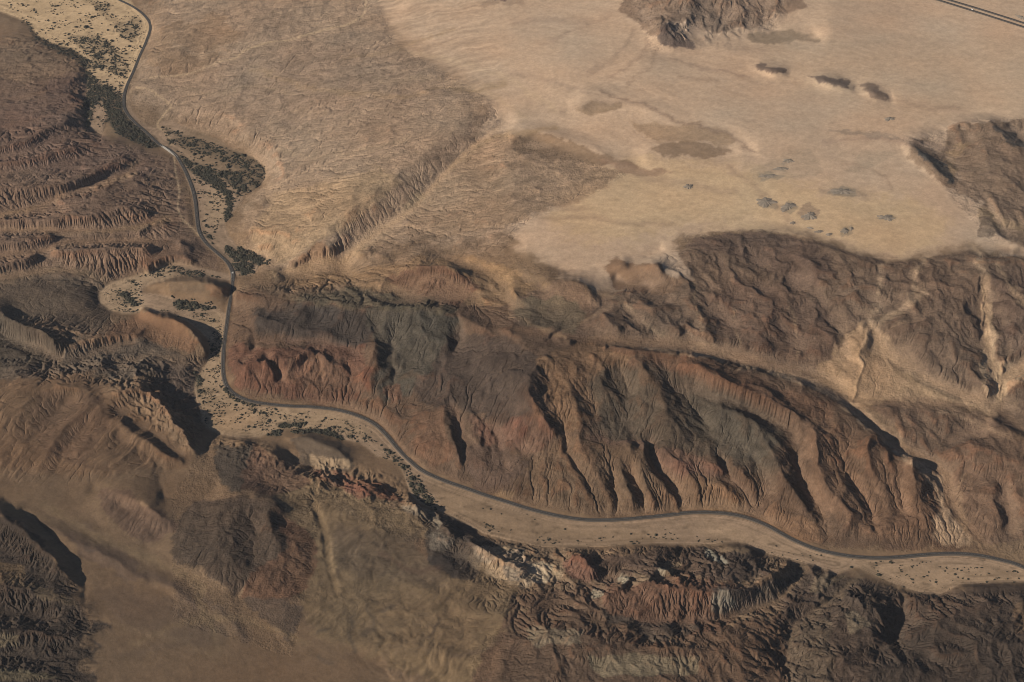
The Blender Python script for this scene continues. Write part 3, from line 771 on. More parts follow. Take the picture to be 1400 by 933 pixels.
PALE_LINES = [
 ((158,131,102), 7, .8, "1215 358,1202 395,1190 440"), ((160,133,103), 9, .85, "1330 338,1340 365,1346 400"), ((154,128,99), 5, .75, "1262 352,1250 390,1232 420,1200 442"),
 ((148,121,92), 5, .6, "945 388,955 425,962 458"), ((154,127,98), 6, .7, "1368 362,1392 410,1420 440"), ((146,120,92), 4, .55, "1000 425,1010 470"), ((146,120,92), 7, .6, "1150 455,1146 490,1150 520"),
 ((150,124,96), 5, .6, "800 392,840 410,872 440,905 465"), ((146,120,92), 4, .5, "1075 420,1085 460,1090 500"), ((150,122,94), 6, .6, "1385 600,1330 580,1290 562"), ((146,118,90), 4, .6, "1210 578,1228 590,1232 608"),
 ((142,114,86), 5, .6, "1318 650,1310 690,1320 730"), ((150,122,92), 5, .6, "700 430,740 448,770 460"),
 ((84,68,56), 5, .7, "34 704,70 722,110 742,150 762,201 795"), ((82,68,60), 9, .5, "201 785,240 806,275 834"), ((84,70,60), 8, .5, "285 818,310 845,336 876"), ((84,70,58), 6, .45, "150 770,175 800,190 830"),
 ((114,94,70), 7, .6, "60 690,140 740,220 772,262 800,285 850,300 890"), ((112,92,68), 8, .6, "180 880,260 850,340 850,420 880"), ((112,92,70), 7, .5, "130 850,220 868,300 900"), ((88,72,58), 8, .4, "160 900,240 880,300 882"),
 ((54,48,44), 4, .85, "124 855,138 854,151 860"), ((56,50,46), 4, .8, "128 878,134 886"), ((54,48,44), 3, .8, "126 900,130 906"), ((54,48,44), 3, .8, "122 922,127 928"), ((74,62,54), 5, .7, "128 752,122 742"),
 ((120,96,72), 2.5, .7, "95 800,112 812,118 826,120 850,122 890"),
 ((76,66,56), 6, .6, "480 845,478 870,485 890"), ((74,64,54), 6, .6, "500 830,506 850,498 868"), ((78,68,58), 5, .6, "520 838,535 830"), ((70,62,54), 5, .6, "436 866,450 862"), ((78,68,58), 5, .5, "440 900,460 910"),
 ((118,98,72), 4, .6, "510 880,508 840,520 800,540 760"), ((118,98,72), 5, .5, "540 860,600 850,680 836,720 830"), ((116,96,70), 4, .5, "560 890,620 870,700 860"), ((90,74,60), 6, .5, "560 700,580 720,560 740"),
 ((84,70,56), 6, .5, "460 720,470 760,464 790"), ((92,70,56), 7, .5, "520 760,560 780,600 776"), ((118,98,74), 4, .5, "470 690,500 720,540 716"), ((86,72,60), 5, .5, "590 870,600 856"), ((84,68,56), 7, .5, "620 900,660 890,680 870"),

 ((124,102,84), 3.5, .75, "818 124,870 141,900 152,950 170,1000 187,1026 206"), ((134,112,92), 7, .5, "770 152,830 140,880 146"),
 ((132,110,92), 4, .6, "913 80,950 88,1000 101,1020 103"), ((138,114,92), 4, .5, "930 106,960 108,985 112"), ((134,112,92), 5, .5, "805 100,850 70,868 40"),
 ((136,112,92), 5, .5, "830 110,872 82,885 55"), ((138,114,92), 4, .5, "860 120,890 90,898 66"), ((136,112,92), 5, .45, "740 60,790 40,836 20"),
 ((138,114,94), 6, .45, "700 30,760 26,800 28"), ((134,110,92), 5, .5, "1130 196,1190 190,1240 194,1312 206"), ((134,112,92), 5, .5, "1218 136,1270 146,1320 152"),
 ((138,114,92), 6, .5, "1000 230,1040 262,1080 300"), ((136,112,90), 5, .5, "1150 220,1200 236,1220 262"), ((132,110,92), 6, .4, "700 100,760 112,800 128"),
 ((140,116,94), 8, .45, "830 214,880 240,960 256,1010 262"), ((134,110,88), 6, .5, "740 300,800 296,860 305,920 306"), ((132,108,86), 6, .5, "700 270,740 280,800 285"),
 ((172,146,116), 7, .5, "560 70,640 90,700 110,760 150"), ((166,140,110), 6, .5, "520 110,600 110,660 125,720 160"),
 ((170,142,112), 5, .6, "690 110,640 122,590 118"), ((162,136,108), 5, .6, "400 150,470 160,520 150,600 165"), ((160,134,104), 4, .6, "380 205,430 215,500 205,560 190"),
 ((160,134,106), 4, .5, "230 60,270 75,330 60,400 66"), ((160,134,104), 4, .5, "250 120,300 130,340 120,400 128"),  # washes and tracks: colour, width, opacity, line
 ((150,124,92), 5, .6, "690 115,650 125,600 122,560 132,500 130,440 125,380 105,340 95"),
 ((150,124,94), 4, .6, "620 40,560 60,520 72,470 80"),
 ((156,128,94), 7, .7, "760 175,735 178,690 187,652 200,628 222,604 245,575 270"),
 ((156,130,96), 12, .6, "575 270,545 298,515 320,486 344,472 360"),
 ((160,132,98), 7, .8, "372 376,393 374,419 373,436 364,467 364"),
 ((132,106,78), 8, .7, "-30 296,0 294,49 284,94 264,130 252,171 239,190 222"),
 ((126,102,76), 8, .8, "-30 316,86 316,157 316,200 307,229 299"),
 ((124,98,74), 9, .7, "-30 355,0 350,57 344,86 333,143 331,211 330"),
 ((118,96,72), 12, .7, "-30 385,0 381,57 370,106 373,149 387"),
 ((116,94,72), 9, .7, "40 470,85 480,110 470,150 452"), ((108,88,68), 14, .7, "160 495,230 490,275 500"),
 ((156,129,100), 10, .95, "1190 447,1200 465,1215 490,1250 515,1300 540,1362 562"),
 ((156,129,100), 8, .85, "1180 500,1186 470,1196 450,1230 424,1260 400"),
 ((150,122,94), 6, .9, "1160 556,1200 590,1212 600,1228 612,1240 618"),
 ((128,104,78), 6, .7, "1098 780,1085 800,1060 824,1030 836,1000 855"), ((108,90,70), 10, .6, "1180 785,1140 820,1110 842,1085 862"),
 ((112,92,68), 10, .5, "0 690,120 730,260 790,280 840"), ((114,94,70), 8, .5, "430 690,450 760,450 800"),
 ((112,94,70), 5, .5, "500 900,540 860,620 830,700 820"),
]
TRACK_COL = (168,142,108)

# ------------------------------------------------------------------ flowing water cuts gullies into the slopes
RX, RY = GX.astype(np.float32), GY.astype(np.float32)
rough_poly = {
 # outline -> roughness
 1.0: ["318 395,480 385,560 360,640 370,720 410,800 430,930 335,1050 318,1215 360,1320 345,1700 360,1700 760,1340 750,1130 750,1000 700,830 708,690 685,570 635,480 562,330 540,305 500",
       "300 605,470 655,590 705,640 735,790 752,960 748,1075 765,1140 785,1260 814,1700 800,1700 1300,640 1300,690 850,600 760,440 690,330 670",
       "-300 60,40 50,118 90,130 190,236 216,260 300,310 372,140 392,150 430,280 470,280 580,262 615,215 560,120 512,-300 540",
       "840 -60,872 34,950 66,1060 40,1120 -60", "1232 190,1310 165,1700 160,1700 345,1350 330,1290 250",
       "-300 690,20 715,105 800,96 820,122 830,108 840,152 860,116 870,108 882,140 893,110 904,132 926,110 1000,-300 1100", "235 765,265 690,390 690,430 760,400 830,320 812", "130 668,240 712,245 722,200 745,160 720"],
 0.85: ["208 -100,480 -100,540 60,668 135,690 180,860 240,720 300,690 345,640 345,480 372,372 380,335 330,372 250,340 200,225 165,172 130"],
 0.8: ["400 660,600 720,690 800,660 900,520 900,400 850"],
 0.75: ["-300 530,120 510,220 580,265 620,215 650,60 660,-300 680", "400 660,600 720,690 800,660 900,520 900,400 850"],
}
rough = np.full((CH, CW), 0.06, np.float32)
for k in (0.75, 0.8, 0.85, 1.0):
    for s in rough_poly[k]: rough[poly_mask(pts(s))] = k
rough[poly_mask(pts('1165 548,1110 515,1180 440,1215 470,1260 520,1360 565,1360 580,1260 555,1190 556'))] = .4
rough[poly_mask(pts('-100 610,120 672,160 715,300 830,420 880,520 905,700 1000,130 1000,120 800,100 770,60 705,-100 670')) & (rough < .2)] = .14
rough = blur(rough, 6)
rough *= 1 - blur(np.maximum(river_mask, road_dist < 5).astype(np.float32), 2)
rough *= 1 - .85 * blur(wash_px.astype(np.float32), 1)
rough[river_mask | (road_dist < 4)] = 0
ROUGH = on_grid(rough)
dist_scale = (cell_y / cell_y.min())[:, None].astype(np.float32)

def erode(Z, K, iters, m=0.5, seed=3, fill=0.3):
    g = np.random.default_rng(seed)
    N = NI * NJ
    Z = Z.astype(np.float32).copy()
    idx = np.arange(N).reshape(NJ, NI)
    dx = np.repeat(cell_x[:, None].astype(np.float32), NI, 1); dy = np.repeat(cell_y[:, None].astype(np.float32), NI, 1)
    area = (dx * dy / 40.0).ravel()
    offs = [(-1, -1), (-1, 0), (-1, 1), (0, -1), (0, 1), (1, -1), (1, 0), (1, 1)]
    dd = [np.sqrt((a * dy) ** 2 + (b * dx) ** 2)[1:-1, 1:-1] for a, b in offs]
    jit = [0.6 + 0.8 * g.random((NJ - 2, NI - 2), dtype=np.float32) for _ in offs]
    for it in range(iters):
        best = np.zeros((NJ - 2, NI - 2), np.float32); rec = idx.copy(); dist = np.ones((NJ, NI), np.float32)
        low = np.full((NJ - 2, NI - 2), 1e9, np.float32)
        for q, ((a, b), d) in enumerate(zip(offs, dd)):
            zn = Z[1 + a:NJ - 1 + a, 1 + b:NI - 1 + b]
            low = np.minimum(low, zn)
            s = (Z[1:-1, 1:-1] - zn) / d * jit[q]
            up = s > best
            best = np.where(up, s, best)
            rec[1:-1, 1:-1] = np.where(up, idx[1:-1, 1:-1] + a * NI + b, rec[1:-1, 1:-1])
            dist[1:-1, 1:-1] = np.where(up, d, dist[1:-1, 1:-1])
        pit = best <= 0
        zi = Z[1:-1, 1:-1]; zi[pit] += fill * np.maximum(low[pit] - zi[pit], 0) + 0.02
        p = rec.ravel(); A = area.copy()
        steps = 11
        for k in range(steps):
            A2 = np.bincount(p[p != np.arange(N)] if False else p, weights=np.where(p == np.arange(N), 0, A), minlength=N)
            A = (A + A2).astype(np.float32)
            p = p[p]
        p = rec.ravel()
        F = (K.ravel() * np.minimum(A, 6000) ** m / dist.ravel()).astype(np.float32)
        F[p == np.arange(N)] = 0
        b = F / (1 + F); a = Z.ravel() / (1 + F)
        b = np.where(p == np.arange(N), 0, b)
        for k in range(steps):
            a = a + b * a[p]; b = b * b[p]; p = p[p]
        Zn = a.reshape(NJ, NI)
        # slope creep
        q = np.pad(Zn, 1, mode='edge')
        lap = (q[:-2, 1:-1] + q[2:, 1:-1] + q[1:-1, :-2] + q[1:-1, 2:]) / 4 - Zn
        Z = (Zn + 0.035 * lap).astype(np.float32)
    return Z, A.reshape(NJ, NI)

RELIEF = 0.6
patchy = smoothstep(-.35, .45, fbm(GX.astype(np.float32) / 520, GY.astype(np.float32) / 520, 3, 808)) * 1.1 + .2
wx = fbm(RX / 260, RY / 260, 3, 50) * 60
wy = fbm(RX / 260, RY / 260, 3, 60) * 60
# grain of the relief: outline, height, width, length of the ridges, bearing of their long axis (degrees from +x), share of sharp crests
GRAIN = [
 ("-300 60,40 50,118 90,130 190,236 216,250 262,268 310,200 345,140 395,60 380,-300 400", 20, 95, 700, 12, .3, 1),
 ("208 -100,480 -100,540 60,668 135,690 180,860 240,720 300,690 345,640 345,480 372,372 380,318 330,372 250,340 200,225 165,172 130", 5, 170, 340, 25, .0, 2),
 ("480 -100,640 -100,700 130,670 150,540 80", 6, 150, 600, 20, .0, 3),
 ("318 395,480 395,620 425,740 490,780 600,720 690,600 650,480 560,330 540", 17, 210, 380, 105, .4, 4),
 ("740 450,900 480,1000 495,1100 525,1150 570,1030 700,930 700,830 704,690 680,735 580", 17, 180, 420, 138, .5, 5),
 ("1060 530,1160 560,1210 605,1280 640,1300 720,1340 750,1130 750,1020 690", 13, 160, 420, 112, .5, 6),
 ("740 390,900 400,930 335,1000 318,1090 323,1215 360,1330 345,1700 360,1700 600,1370 562,1250 560,1110 515,1000 490,830 465", 18, 150, 340, 128, .4, 7),
 ("1170 550,1370 565,1700 620,1700 760,1340 748,1300 690,1240 615", 16, 150, 300, 120, .4, 8),
 ("372 365,620 345,760 385,800 460,620 425,400 405", 18, 130, 240, 150, .2, 9),
 ("-300 430,60 440,190 470,270 490,270 600,130 530,-300 530", 24, 120, 300, 25, .3, 10),
 ("-300 530,120 520,230 590,265 620,215 650,60 660,-300 680", 16, 120, 520, 58, .5, 11),
 ("128 668,170 672,240 712,245 722,200 745,160 720", 10, 60, 200, 60, .4, 12),
 ("235 765,265 690,390 690,430 760,400 830,320 812", 6, 110, 260, 70, .4, 13),
 ("300 605,470 655,590 705,640 735,790 752,790 800,640 790,560 700,380 670", 16, 80, 120, 150, .3, 14),
 ("700 760,960 748,1075 765,1080 900,1000 1100,720 1100,760 830", 13, 120, 260, 118, .3, 15),
 ("1075 765,1140 785,1260 814,1700 800,1700 1300,1000 1300,1075 900", 14, 130, 260, 60, .3, 16),
 ("400 660,600 720,690 800,720 1100,480 1100,520 900,400 850", 9, 130, 190, 50, .3, 17),
 ("-300 690,20 715,105 800,96 820,122 830,108 840,152 860,116 870,108 882,140 893,110 904,132 926,110 1000,-300 1100", 16, 90, 260, 10, .3, 18),
 ("840 -60,872 34,950 66,1060 40,1120 -60", 24, 140, 300, 100, .3, 19),
 ("1232 190,1310 165,1700 160,1700 345,1350 330,1290 250", 12, 130, 280, 130, .3, 20),
 ("760 100,1040 100,1040 220,760 220", 4, 160, 600, -35, .3, 21),
 ("-100 600,120 670,300 800,520 900,700 1000,130 1000,100 780,0 690", 2.2, 90, 300, -42, .3, 22),
 ("900 -100,1600 -100,1600 170,1200 170,1000 100,650 60", .6, 160, 900, -25, .3, 23), ("700 200,1250 200,1320 320,1000 305,700 330", .6, 160, 700, -20, .3, 24),
 # crags
 ("345 500,380 490,410 476,430 478,470 490,495 500,505 540,440 540,400 522,360 522", 24, 55, 75, 100, .5, 30),
 ("630 575,680 585,735 570,765 590,740 625,690 622,650 610", 20, 55, 80, 100, .5, 31),
 ("876 604,906 612,960 636,1000 645,990 660,940 655,900 645", 18, 45, 60, 100, .5, 32),
 ("290 600,400 618,470 632,540 660,600 690,640 712,700 742,790 752,810 790,720 805,640 780,590 735,540 695,470 672,400 655,330 640", 40, 50, 65, 140, .5, 33),
 ("150 500,210 495,280 600,260 625,210 590,160 560", 24, 55, 80, 140, .5, 34), ("-300 425,60 440,110 450,80 500,-300 520", 24, 60, 90, 30, .5, 35),
 ("800 745,960 745,1080 765,1100 800,1000 850,900 800,800 800", 18, 60, 80, 100, .5, 36), ("1080 800,1260 810,1240 933,1060 933", 18, 70, 90, 60, .5, 37),
 ("730 480,770 500,780 560,760 600,730 560", 14, 60, 90, 100, .5, 38), ("260 420,285 430,280 490,250 480", 14, 50, 60, 100, .5, 39),
 ("-300 690,20 715,105 800,96 820,122 830,108 840,152 860,116 870,108 882,140 893,110 904,132 926,110 1000,-300 1100", 24, 60, 90, 10, .5, 40),
]
DETAIL = np.zeros((NJ, NI), np.float32); STREAK = np.zeros((NJ, NI), np.float32)
for s, amp, wid, leng, brg, crest, sd in GRAIN:
    P = pts(s)
    msk = on_grid(blur(poly_mask(P).astype(np.float32), 9))
    jj, ii = np.where(msk > 0.01)
    if not len(jj): continue
    j0, j1, i0, i1 = jj.min(), jj.max() + 1, ii.min(), ii.max() + 1
    x = (RX + 1.2 * wx)[j0:j1, i0:i1]; y = (RY + 1.2 * wy)[j0:j1, i0:i1]
    c, sn = math.cos(rad(brg)), math.sin(rad(brg))
    a = (x * c + y * sn) / leng; b = (-x * sn + y * c) / wid
    n = perlin(a, b, 1000 + sd); h = (1 - crest) * (2 * np.abs(n) - .5) + crest * (.5 - 2 * np.abs(perlin(a, b, 1100 + sd)))
    n = perlin(a * 2.1 + .5 * h, b * 2.1, 1200 + sd); h2 = 2 * np.abs(n) - .5
    n = perlin(a * 4.3 + .4 * h2, b * 4.3, 1300 + sd); h3 = 2 * np.abs(n) - .5
    rr = msk[j0:j1, i0:i1]; hi = .55 if sd in (4, 5, 6, 7, 8, 9) else 1.0
    DETAIL[j0:j1, i0:i1] += rr * amp * patchy[j0:j1, i0:i1] * (h + hi * (0.5 * h2 + 0.26 * h3))
    STREAK[j0:j1, i0:i1] += rr * (1.0 if amp > 4 else .3) * (0.6 * perlin(a * 1.7, b * 3.1, 1400 + sd) + .5 * perlin(a * 3.7, b * 7.1, 1500 + sd))
SMALL = np.full((CH, CW), 5.5, np.float32)
SMALL[poly_mask(pts('318 395,480 385,560 360,640 370,720 410,800 430,930 335,1050 318,1215 360,1320 345,1700 360,1700 760,1340 750,1130 750,1000 700,830 708,690 685,570 635,480 562,330 540,305 500'))] = 2.6
TANGLE = np.zeros((CH, CW), np.float32)
for q, s in ((5, '208 -100,480 -100,540 60,668 135,690 180,860 240,720 300,690 345,640 345,480 372,372 380,318 330,372 250,340 200,225 165,172 130'), (6, '400 660,600 720,690 800,720 1100,480 1100,520 900,400 850'), (9, '235 765,265 690,390 690,430 760,400 830,320 812'), (6, '-300 530,120 520,230 590,265 620,215 650,60 660,-300 680'), (12, '840 -60,872 34,950 66,1060 40,1120 -60'), (12, '1290 180,1310 165,1700 160,1700 345,1350 330,1310 260'), (7, '-300 425,60 440,190 470,270 490,270 600,130 530,-300 530'), (5, '-300 60,40 50,118 90,130 190,236 216,250 262,268 310,200 345,140 395,60 380,-300 400'), (17, "318 395,480 395,620 425,740 480,900 482,1000 500,1100 527,1230 612,1300 662,1300 730,1130 735,1000 690,830 695,690 675,570 625,480 555,340 535,305 500"),
             (21, "740 390,900 400,950 330,1000 322,1090 328,1215 365,1330 350,1700 365,1700 600,1370 560,1280 540,1190 440,1110 500,1000 485,830 460"),
             (13, "1180 555,1370 568,1700 620,1700 750,1340 745,1300 690,1240 618"), (15, "1080 790,1260 815,1700 805,1700 1300,700 1300,720 830,800 770,960 755"),
             (14, "372 370,545 360,690 355,740 400,640 425,480 405")): TANGLE[poly_mask(pts(s))] = q
TANGLE = on_grid(blur(TANGLE, 9))
n_tan = fbm((RX + 1.3 * wx) / 330, (RY + 1.3 * wy) / 330, 5, 15, 0.52, True)
n_small = fbm((RX + wx) / 80, (RY + wy) / 80, 4, 21, 0.55)
edge_guard = 1 - blur(np.maximum(river_mask, road_dist < 6).astype(np.float32), 4)
GUARD = np.clip(on_grid(edge_guard) * 1.6 - .6, 0, 1)
LAYER = on_grid(blur((poly_mask(pts("-300 60,40 50,118 90,130 190,236 216,250 262,268 310,200 345,140 395,60 380,-300 400")) | poly_mask(pts("-300 430,60 440,190 470,270 490,270 600,130 530,-300 530")) | poly_mask(pts("300 605,470 655,590 705,640 735,752 746,1075 765,1140 785,1080 900,1020 850,820 850,690 800,560 700,380 670"))).astype(np.float32), 5))
def benches(z, p):
    f = z / p; k = np.floor(f)
    return p * (k + smoothstep(.15, .55, f - k))
Zb = GZ + GUARD * (RELIEF * DETAIL + 1.9 * TANGLE * np.clip(ROUGH * 1.2, 0, 1) * n_tan)
bend = 9 * fbm(RX / 300, RY / 300, 2, 505)
Zb = Zb + LAYER * GUARD * 0.75 * (benches(Zb + bend, 13.0) - Zb - bend)
Z0 = Zb + GUARD * (ROUGH * n_small * on_grid(blur(SMALL, 8))) + 0.8 * fbm(RX / 300, RY / 300, 3, 90) * (ROUGH > 0.03)
K = ROUGH ** 1.2 * 0.062 * np.clip(1 + 1.2 * fbm(RX / 500, RY / 500, 3, 70), .2, 3)
KMUL = np.full((CH, CW), 1.05, np.float32)
for q, s in [(1.6, "208 -100,480 -100,540 60,668 135,690 180,860 240,720 300,690 345,640 345,480 372,372 380,318 330,372 250,340 200,225 165,172 130"),
             (4.2, "-300 60,40 50,118 90,130 190,236 216,250 262,268 310,200 345,140 395,60 380,-300 400"),
             (6.0, "-300 430,60 440,190 470,270 490,270 600,130 530,-300 530"), (6, "150 480,270 500,290 600,270 630,140 545"),
             (2.6, "-300 530,120 510,220 580,265 620,215 650,60 660,-300 680"),
             (4.4, "300 605,470 655,590 705,640 735,752 746,1075 765,1140 785,1260 814,1700 800,1700 1300,700 1300,640 800,560 700,380 670"),
             (1.6, "235 765,265 690,390 690,430 760,400 830,320 812"), (7.0, "-300 690,20 715,105 800,96 820,122 830,108 840,152 860,116 870,108 882,140 893,110 904,132 926,110 1000,-300 1100"),
             (2.4, "668 142,640 172,600 205,570 235,520 275,470 320,440 370,480 370,500 345,560 295,600 250,640 210,668 175"),
             (4.0, "840 -60,872 34,950 66,1060 40,1120 -60"), (1.3, "1232 190,1310 165,1700 160,1700 345,1350 330,1290 250"),
             (1.6, "318 395,480 395,540 450,500 570,320 560"), (3.0, "372 365,620 345,660 390,600 420,400 420"),
             (1.6, "830 700,1000 690,1100 730,1340 745,1300 690,1000 640,830 650")]:
    KMUL[poly_mask(pts(s))] = q
K = K * on_grid(blur(KMUL, 6))
K = np.clip(K, 0, None).astype(np.float32)
Z1, AREA = erode(Z0, K, 22)
# sand settles in the hollows
SED = np.full((CH, CW), .25, np.float32)
for q, s in ((1.0, "740 390,900 400,930 335,1000 318,1090 323,1215 360,1330 345,1700 360,1700 600,1370 562,1250 560,1110 515,1000 490,830 465"), (.9, "372 365,620 345,760 385,800 460,620 425,400 405"),
             (.8, "208 -100,480 -100,540 60,668 135,690 180,860 240,720 300,690 345,640 345,480 372,372 380,318 330,372 250,340 200,225 165,172 130"), (.9, "1170 550,1370 565,1700 620,1700 760,1340 748,1300 690,1240 615"),
             (.8, "-300 530,120 520,230 590,265 620,215 650,60 660,-300 680"), (.8, "400 660,600 720,690 800,720 1100,480 1100,520 900,400 850"), (.9, "840 -60,872 34,950 66,1060 40,1120 -60"), (.9, "1232 190,1310 165,1700 160,1700 345,1350 330,1290 250")): SED[poly_mask(pts(s))] = q
SED = on_grid(blur(SED, 6))
bed = blur(Z1, 8) - 6.5 + 2.5 * on_grid(blur(poly_mask(pts("208 -100,480 -100,540 60,668 135,690 180,860 240,720 300,690 345,640 345,480 372,372 380,318 330,372 250,340 200,225 165,172 130")).astype(np.float32), 6))
fill = np.clip(bed - Z1, 0, None) * SED
fill2 = np.clip(blur(Z1 + fill, 3) - 2.4 - (Z1 + fill), 0, None) * SED
Z1 = Z1 + fill + fill2
SANDY = blur(smoothstep(.3, 2.5, fill + fill2), 1)
river_g = on_grid(np.maximum(river_mask, road_dist < 4).astype(np.float32))
GZE = Z1 * (1 - river_g) + GZ * river_g
GZE += on_grid(river_mask.astype(np.float32)) * 0.5 * fbm(RX / 60, RY / 60, 3, 33)

# ------------------------------------------------------------------ colour of the ground (base colour, some shade and haze painted in)
def lin(c):
    c = np.asarray(c, np.float32) / 255
    return np.where(c < 0.04045, c / 12.92, ((c + 0.055) / 1.055) ** 2.4)

SHEET_N = fbm(xx / 24, yy / 13, 4, 77, .6) * 1.6
soil = np.empty((CH, CW, 3), np.float32); soil[:] = lin((112, 90, 68))
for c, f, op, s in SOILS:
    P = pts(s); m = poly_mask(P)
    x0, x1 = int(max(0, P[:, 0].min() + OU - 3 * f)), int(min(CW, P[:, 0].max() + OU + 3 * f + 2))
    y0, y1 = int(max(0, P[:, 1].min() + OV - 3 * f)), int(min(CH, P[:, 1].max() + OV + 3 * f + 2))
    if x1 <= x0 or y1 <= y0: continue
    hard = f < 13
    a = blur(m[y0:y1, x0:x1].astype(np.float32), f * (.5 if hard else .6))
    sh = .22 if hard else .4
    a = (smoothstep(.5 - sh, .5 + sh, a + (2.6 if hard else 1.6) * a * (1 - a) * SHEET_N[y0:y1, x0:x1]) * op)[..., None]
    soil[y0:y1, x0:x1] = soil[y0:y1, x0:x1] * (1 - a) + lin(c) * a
for c, w, op, s in PALE_LINES:
    D = line_dist(smooth_line(pts(s), 3), w * 2)
    a = (np.exp(-(D / w * 1.6) ** 2) * op)[..., None]
    soil = soil * (1 - a) + lin(c) * a
# ragged borders: look the sheet up through a small warp
w1 = fbm(RX / 70, RY / 70, 4, 101) * 7 + fbm(RX / 240, RY / 240, 2, 131) * 8
w2 = fbm(RX / 70, RY / 70, 4, 111) * 4 + fbm(RX / 240, RY / 240, 2, 141) * 5
w1 = w1 * 1.3; w2 = w2 * 1.3
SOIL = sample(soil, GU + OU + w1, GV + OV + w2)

# river bed, damp scrub ground, tracks
RIVER_SOIL = np.empty((CH, CW, 3), np.float32); RIVER_SOIL[:] = lin((132, 110, 88))
for c, f, op, s in [((168,142,108), 20, 1, "-100 -60,230 -60,215 60,180 130,110 100,60 70,-100 30"), ((118,98,76), 12, .9, "236 200,270 165,380 200,380 260,340 275,300 250"),
                    ((146,123,96), 10, .9, "285 262,306 250,308 306,283 312"), ((147,124,97), 8, .9, "130 370,235 355,240 385,190 390,200 430,140 430"),
                    ((142,119,92), 10, .9, "265 440,310 420,306 500,330 550,460 560,520 600,440 590,360 600,290 595,265 560"), ((144,117,88), 8, .7, "285 560,330 555,360 575,330 590,295 590"),
                    ((126,104,80), 14, .8, "580 650,700 700,800 722,900 725,900 750,700 745,600 700"), ((138,115,90), 14, .8, "960 710,1100 752,1250 770,1420 775,1420 800,1260 815,1180 775,1050 750,960 735"),
                    ((112,94,74), 8, .7, "1150 785,1190 772,1215 795,1250 812,1200 812"), ((116,96,76), 10, .6, "700 738,900 738,1000 738,1050 752,1000 752,700 752")]:
    a = blur(poly_mask(pts(s)).astype(np.float32), f * 0.6)[..., None] * op
    RIVER_SOIL = RIVER_SOIL * (1 - a) + lin(c) * a
river_soft = blur(river_mask.astype(np.float32), 1)
streak = fbm(RX / 160, RY / 60, 4, 201) 
rs = 1.12 * on_grid(RIVER_SOIL) * (1 + 0.22 * streak)[..., None] * (1 - .4 * smoothstep(.12, .5, fbm(RX / 75, RY / 42, 4, 205, .6)))[..., None]
dch = sample(blur(river_mask.astype(np.float32), 7), GU + OU, GV + OV)
br = perlin(dch * 11 + .9 * streak, RX / 520 + RY / 520, 206) + .6 * perlin(dch * 26 + 1.5 * streak, RX / 300 - RY / 260, 207)
rs = rs * (1 + .24 * np.clip(br, -1, 1))[..., None] * (1 - .3 * smoothstep(.25, .6, perlin(dch * 17 + streak, RX / 240 + RY / 300, 208)))[..., None]
rm_g = np.clip(sample(river_soft, GU + OU + w1 * 0.25, GV + OV + w2 * 0.25), 0, 1)[..., None]
blur_soil = np.stack([blur(soil[..., k], 25) for k in range(3)], -1) * 1.12
# steep rock, gully fill, strata
dzdx = np.gradient(GZE, axis=1) / cell_x[:, None]; dzdy = np.gradient(GZE, axis=0) / cell_y[:, None]
slope = np.hypot(dzdx, dzdy)
flow = smoothstep(2.2, 7.5, np.log(AREA + 1)) * smoothstep(0.5, 0.12, slope) * ROUGH
SOIL = SOIL * np.clip(1 + (.07 + .17 * ROUGH) * fbm(RX / 330, RY / 330, 5, 301, .6) + 0.12 * n_small * ROUGH + 0.38 * STREAK, .45, 1.7)[..., None]
strata = np.sin(GZE / 3.1 + 2.5 * fbm(RX / 200, RY / 200, 2, 310)) * np.sin(GZE / 7.7 + 1.0)
SOIL = SOIL * (1 + 0.10 * smoothstep(0.35, 0.9, slope) * strata * ROUGH)[..., None]
fillc = SOIL * np.array([1.22, 1.2, 1.16], np.float32)
SOIL = SOIL * (1 - flow[..., None] * 0.85) + fillc * flow[..., None] * 0.85
# bare rock on the convex edges, loose debris in the hollows
zs = box_blur(GZE.astype(np.float32), 2); curv = (zs - box_blur(zs, 4)) * ROUGH
rock_n = fbm((RX + wx) / 55, (RY + wy) / 55, 4, 330, .6)
crag = smoothstep(0.25, 1.6, curv + 0.9 * rock_n) * smoothstep(.12, .4, slope) * ROUGH
rust = smoothstep(-.25, .35, fbm(RX / 420, RY / 420, 3, 340))[..., None]
rockc = SOIL * (np.array([1.16, .95, .82], np.float32) * rust + np.array([.86, .87, .9], np.float32) * (1 - rust))
SOIL = SOIL * (1 - .75 * crag[..., None]) + rockc * .75 * crag[..., None]
lay = perlin(RX / 900, GZE.astype(np.float32) / 5.5 + 1.5 * rock_n + RX / 2600, 350)[..., None]
lay = np.sign(lay) * np.abs(lay) ** .6
SOIL = SOIL * (1 + .2 * lay * (smoothstep(.15, .5, slope) * ROUGH)[..., None])
SOIL = SOIL * (1 - (.26 - .12 * LAYER) * ROUGH)[..., None]
tint = fbm(RX / 600, RY / 600, 3, 320)
SOIL = SOIL * np.stack([1 + 0.10 * tint, 1 + 0.0 * tint, 1 - 0.08 * tint], -1)
SOIL = SOIL * (1 - rm_g) + rs * rm_g
